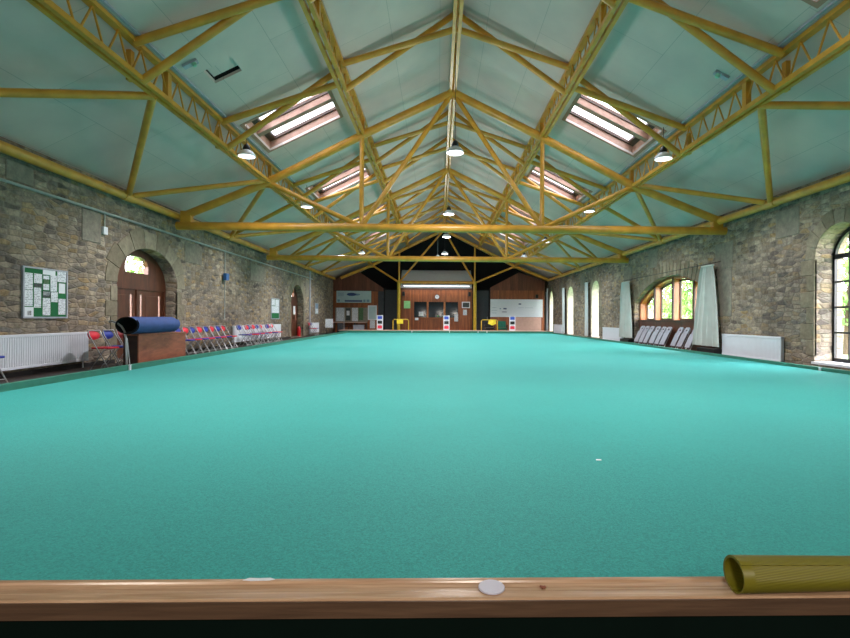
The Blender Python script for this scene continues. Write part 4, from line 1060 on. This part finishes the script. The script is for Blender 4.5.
# ------------------------------------------------------------------ outside
o = MB().box(8.98, 60, -30, 70, -.3, -.15).build('ground', M['grass']); struct(o, 'grass outside the windows', 'ground')
o = MB().box(-60, -8.6, -30, 70, -.3, -.15).build('ground_2', M['grass']); struct(o, 'grass outside the doors', 'ground')
o = MB().box(20.5, 21.2, 22, 60, -.2, 2.6).build('wall_garden', M['stone']); struct(o, 'stone garden wall beyond the windows', 'wall')
LEAF = None
def tree(x, y, hh, cr, label):
    global LEAF
    r = thing('leafy_tree', label, 'tree', (x, y, -.15), random.uniform(0, 6), 'trees outside the windows')
    mb = MB(); mb.sweep([(0, 0, 0), (.05, .02, hh * .3), (0, .1, hh * .6), (.1, 0, hh * .85)], .16, 8, False, 0, .04)
    for i in range(6):
        a = i * 1.05; mb.tube((0, .05, hh * (.35 + .06 * i)), (cos(a) * cr * .6, sin(a) * cr * .6, hh * (.5 + .07 * i)), .05, 6, 0, .02)
    mb.build('trunk', M['bark'], r, True)
    if LEAF is None:
        lv = MB()
        for i in range(2600):
            a = random.uniform(0, 2 * PI); ct = random.uniform(-1, 1); rad = random.uniform(.45, 1) ** .6; st = math.sqrt(1 - ct * ct)
            k = 1 + .22 * sin(3 * a + 4 * ct) + .12 * sin(7 * a)
            p = Vector((cos(a) * st * rad * k, sin(a) * st * rad * k, ct * rad))
            e1 = Vector((random.uniform(-1, 1), random.uniform(-1, 1), random.uniform(-1, 1))).normalized(); e2 = e1.cross(Vector((random.uniform(-1, 1), random.uniform(-1, 1), .3))).normalized()
            s_ = random.uniform(.035, .075)
            lv.add([p - e1 * s_, p + e2 * s_ * .5, p + e1 * s_, p - e2 * s_ * .5], [(0, 1, 2, 3)])
        LEAF = lv.build('foliage', M['leaf'], r); o = LEAF
    else:
        o = LEAF.copy(); C.objects.link(o); o.parent = r
    o.location = (0, 0, hh * .62); o.scale = (cr, cr, hh * .46)
for i, (x, y, hh, cr, l) in enumerate(((14.5, 22.5, 6, 2.1, 'leafy tree outside the far pane of the broad window'), (14.2, 27.0, 6.5, 2.1, 'leafy tree outside the second pane of the broad window'), (15, 31.5, 6.5, 2.1, 'leafy tree outside the third pane of the broad window'),
                                       (13.8, 13.5, 5.5, 1.9, 'leafy tree outside the black barred window'), (15, 18, 6, 2.0, 'leafy tree outside the near part of the broad window'), (-13, 17.0, 7, 3.0, 'leafy tree seen through the fanlight of the nearer door'))):
    tree(x, y, hh, cr, l)

# ------------------------------------------------------------------ world, camera, view
# unseen fill lights behind the near end, added to brighten the ledge
for x in (-2.2, .3, 2.6):
    ld = bpy.data.lights.new('unseen_fill_light', 'POINT'); ld.energy = FILL; ld.color = (1, .92, .82); ld.shadow_soft_size = .2
    lo = bpy.data.objects.new('unseen_fill_light', ld); C.objects.link(lo); lo.location = (x, -.75, 1.75)
w = bpy.data.worlds.new('overcast_sky'); bpy.context.scene.world = w; w.use_nodes = True
bg = w.node_tree.nodes['Background']; bg.inputs['Color'].default_value = (.95, .95, 1, 1); bg.inputs['Strength'].default_value = 14
cd = bpy.data.cameras.new('camera'); co = bpy.data.objects.new('camera', cd); C.objects.link(co)
yaw = math.atan(10.7 / 500); roll_ = math.radians(.33)
F = Vector((sin(yaw), cos(yaw), 0)); R0 = Vector((cos(yaw), -sin(yaw), 0)); U0 = Vector((0, 0, 1))
Rv = R0 * cos(roll_) + U0 * sin(roll_); Uv = U0 * cos(roll_) - R0 * sin(roll_)
co.matrix_world = Matrix(((Rv.x, Uv.x, -F.x, 0), (Rv.y, Uv.y, -F.y, 0), (Rv.z, Uv.z, -F.z, 1.1), (0, 0, 0, 1)))
cd.sensor_fit = 'HORIZONTAL'; cd.sensor_width = 36; cd.lens = 500 / 850 * 36; cd.shift_x = -24 / 850; cd.shift_y = -1 / 850
cd.clip_start = .05; cd.clip_end = 300
sc = bpy.context.scene; sc.camera = co
sc.view_settings.view_transform = 'Standard'; sc.view_settings.look = 'None'; sc.view_settings.exposure = 1.0; sc.view_settings.gamma = 1
sc.view_settings.use_curve_mapping = False
sc.cycles.max_bounces = 10; sc.cycles.diffuse_bounces = 6; sc.cycles.transparent_max_bounces = 12; sc.cycles.sample_clamp_indirect = 6
